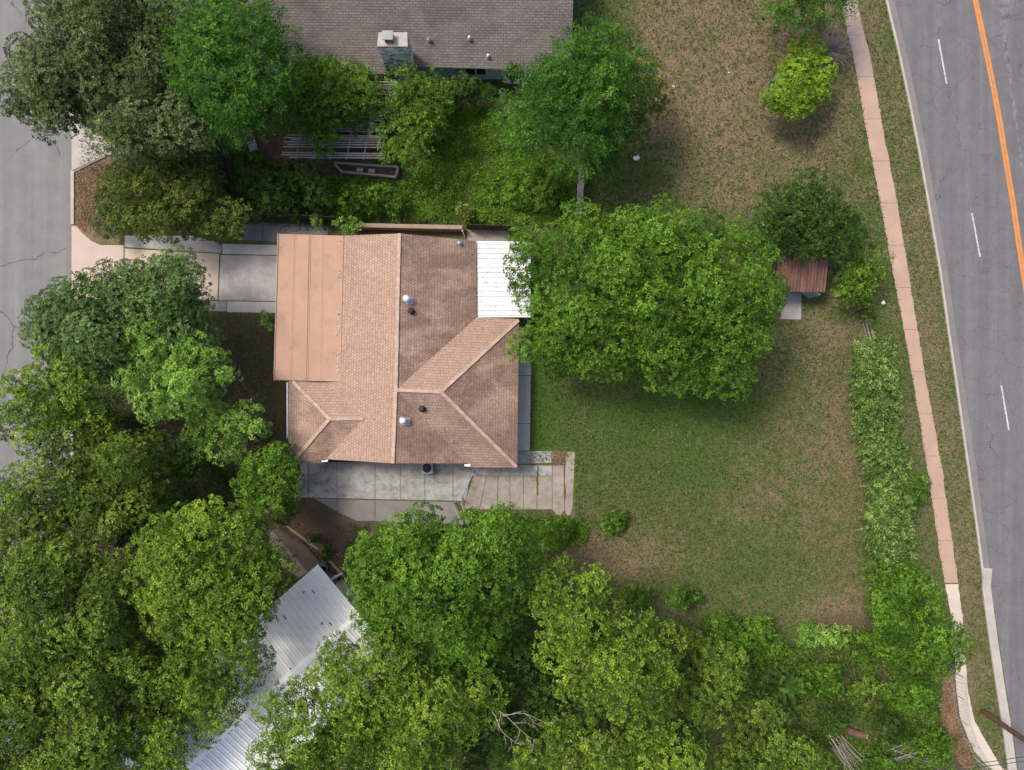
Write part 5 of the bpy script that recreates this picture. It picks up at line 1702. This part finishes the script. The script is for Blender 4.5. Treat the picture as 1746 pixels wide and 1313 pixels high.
weeds('lawn_weeds', [(950, 690), (1320, 640), (1340, 560), (1460, 580), (1470, 900), (1480, 1050), (1200, 1030), (1060, 960), (985, 890)], 3200, .12, .10, .05, M['l_weed'], 214, .35, 1.15)
weeds('lawn_weeds', [(1090, -60), (1300, -60), (1440, 60), (1490, 380), (1430, 300), (1300, 340), (1050, 345), (1050, 280), (1150, 200)], 2600, .10, .10, .05, M['l_weed'], 215, .35, 1.15)
weeds('fallen_leaves', [(950, 690), (1320, 640), (1460, 580), (1480, 1050), (1200, 1030), (1060, 960), (985, 890)], 240, .03, .09, .05, M['dead_leaf'], 216, 2.0, .3)


def roof_litter(name, poly, zs, n, seed, L=.1):
    """dry leaves lying on a roof plane given by three points"""
    g = np.random.default_rng(seed)
    poly = np.array(poly, float)
    c = g.uniform(poly.min(0), poly.max(0), (n * 3, 2))
    c = c[poly_dist(c, poly) > 1][:n]
    z = np.array([in_plane(x, y, *zs) for x, y in c]) + .02
    b = unproj(c[:, 0], c[:, 1], z)
    N = len(b)
    d = norm(np.stack([g.normal(size=N), g.normal(size=N), g.uniform(-.05, .3, N)], -1))
    side = norm(np.cross(d, norm(np.array([0, 0, 1.0]) + g.normal(0, .2, (N, 3)))))
    return tag(fast_mesh(name, leaf_quads(b, d, side, L * g.uniform(.5, 1.3, N), .5 * L * g.uniform(.6, 1.2, N)), 4, M['dead_leaf'], None, g.random(N)), kind='stuff')


pe = ((681, 398, rz), (675, 665, rz), (813, 541, 2.58))
roof_litter('fallen_leaves', [(815, 413), (885, 413), (890, 538), (815, 538)], ((813, 411, 2.46), (905, 412, 2.22), (905, 541, 2.22)), 130, 501, .11)
roof_litter('fallen_leaves', [(690, 655), (812, 545), (805, 535), (686, 645)], pe, 160, 502, .09)
roof_litter('fallen_leaves', [(700, 420), (808, 420), (808, 530), (720, 620), (690, 600)], pe, 60, 503, .09)


def grass_blades(name, n, mat, seed, dry):
    """short grass over the open lawns, thicker or drier as the lawn is"""
    g = np.random.default_rng(seed)
    x, y = g.uniform(-32, 40, n * 3), g.uniform(-29, 31, n * 3)
    px, py = x * S + PW / 2, PH / 2 - y * S
    rd = np.stack([px, py], -1)
    w = zone_at(x, y, 0) if dry else 1.05 - zone_at(x, y, 0)
    w = np.clip(w, 0, 1) * (1 - zone_at(x, y, 1))
    edge = np.interp(py, [p[1] for p in EDGE], [p[0] for p in EDGE])
    wl = np.interp(py, [p[1] for p in WALK_L + LOW_L[1:]], [p[0] for p in WALK_L + LOW_L[1:]])
    wr = np.interp(py, [p[1] for p in WALK_R + LOW_R[1:]], [p[0] for p in WALK_R + LOW_R[1:]])
    ok = (px < edge - 1) & ((px < wl + 1) | (px > wr - 1)) & (px > 130) & (g.random(n * 3) < w)
    for bx in ((470, 395, 905, 800), (357, 384, 475, 535), (127, 384, 380, 535), (500, 785, 942, 870), (940, 768, 982, 880), (1331, 498, 1368, 546), (600, 850, 795, 895), (960, 285, 1000, 350), (450, 880, 640, 1080)):
        ok &= ~((px > bx[0]) & (px < bx[2]) & (py > bx[1]) & (py < bx[3]))
    x, y = x[ok][:n], y[ok][:n]
    N = len(x)
    b = np.stack([x, y, np.full(N, 0.0)], -1)
    d = norm(np.stack([g.normal(size=N), g.normal(size=N), g.uniform(.25, 1.1, N)], -1))
    side = norm(np.cross(d, np.array([0, 0, 1.0])))
    q = leaf_quads(b, d, side, .16 * g.uniform(.5, 1.4, N), .045 * g.uniform(.6, 1.3, N))
    return tag(fast_mesh(name, q, 4, mat, None, g.random(N)), kind='stuff')


grass_blades('grass', 240000, M['blade'], 301, False)
grass_blades('dry_grass', 80000, M['blade_dry'], 302, True)
print('leaves', LEAVES)
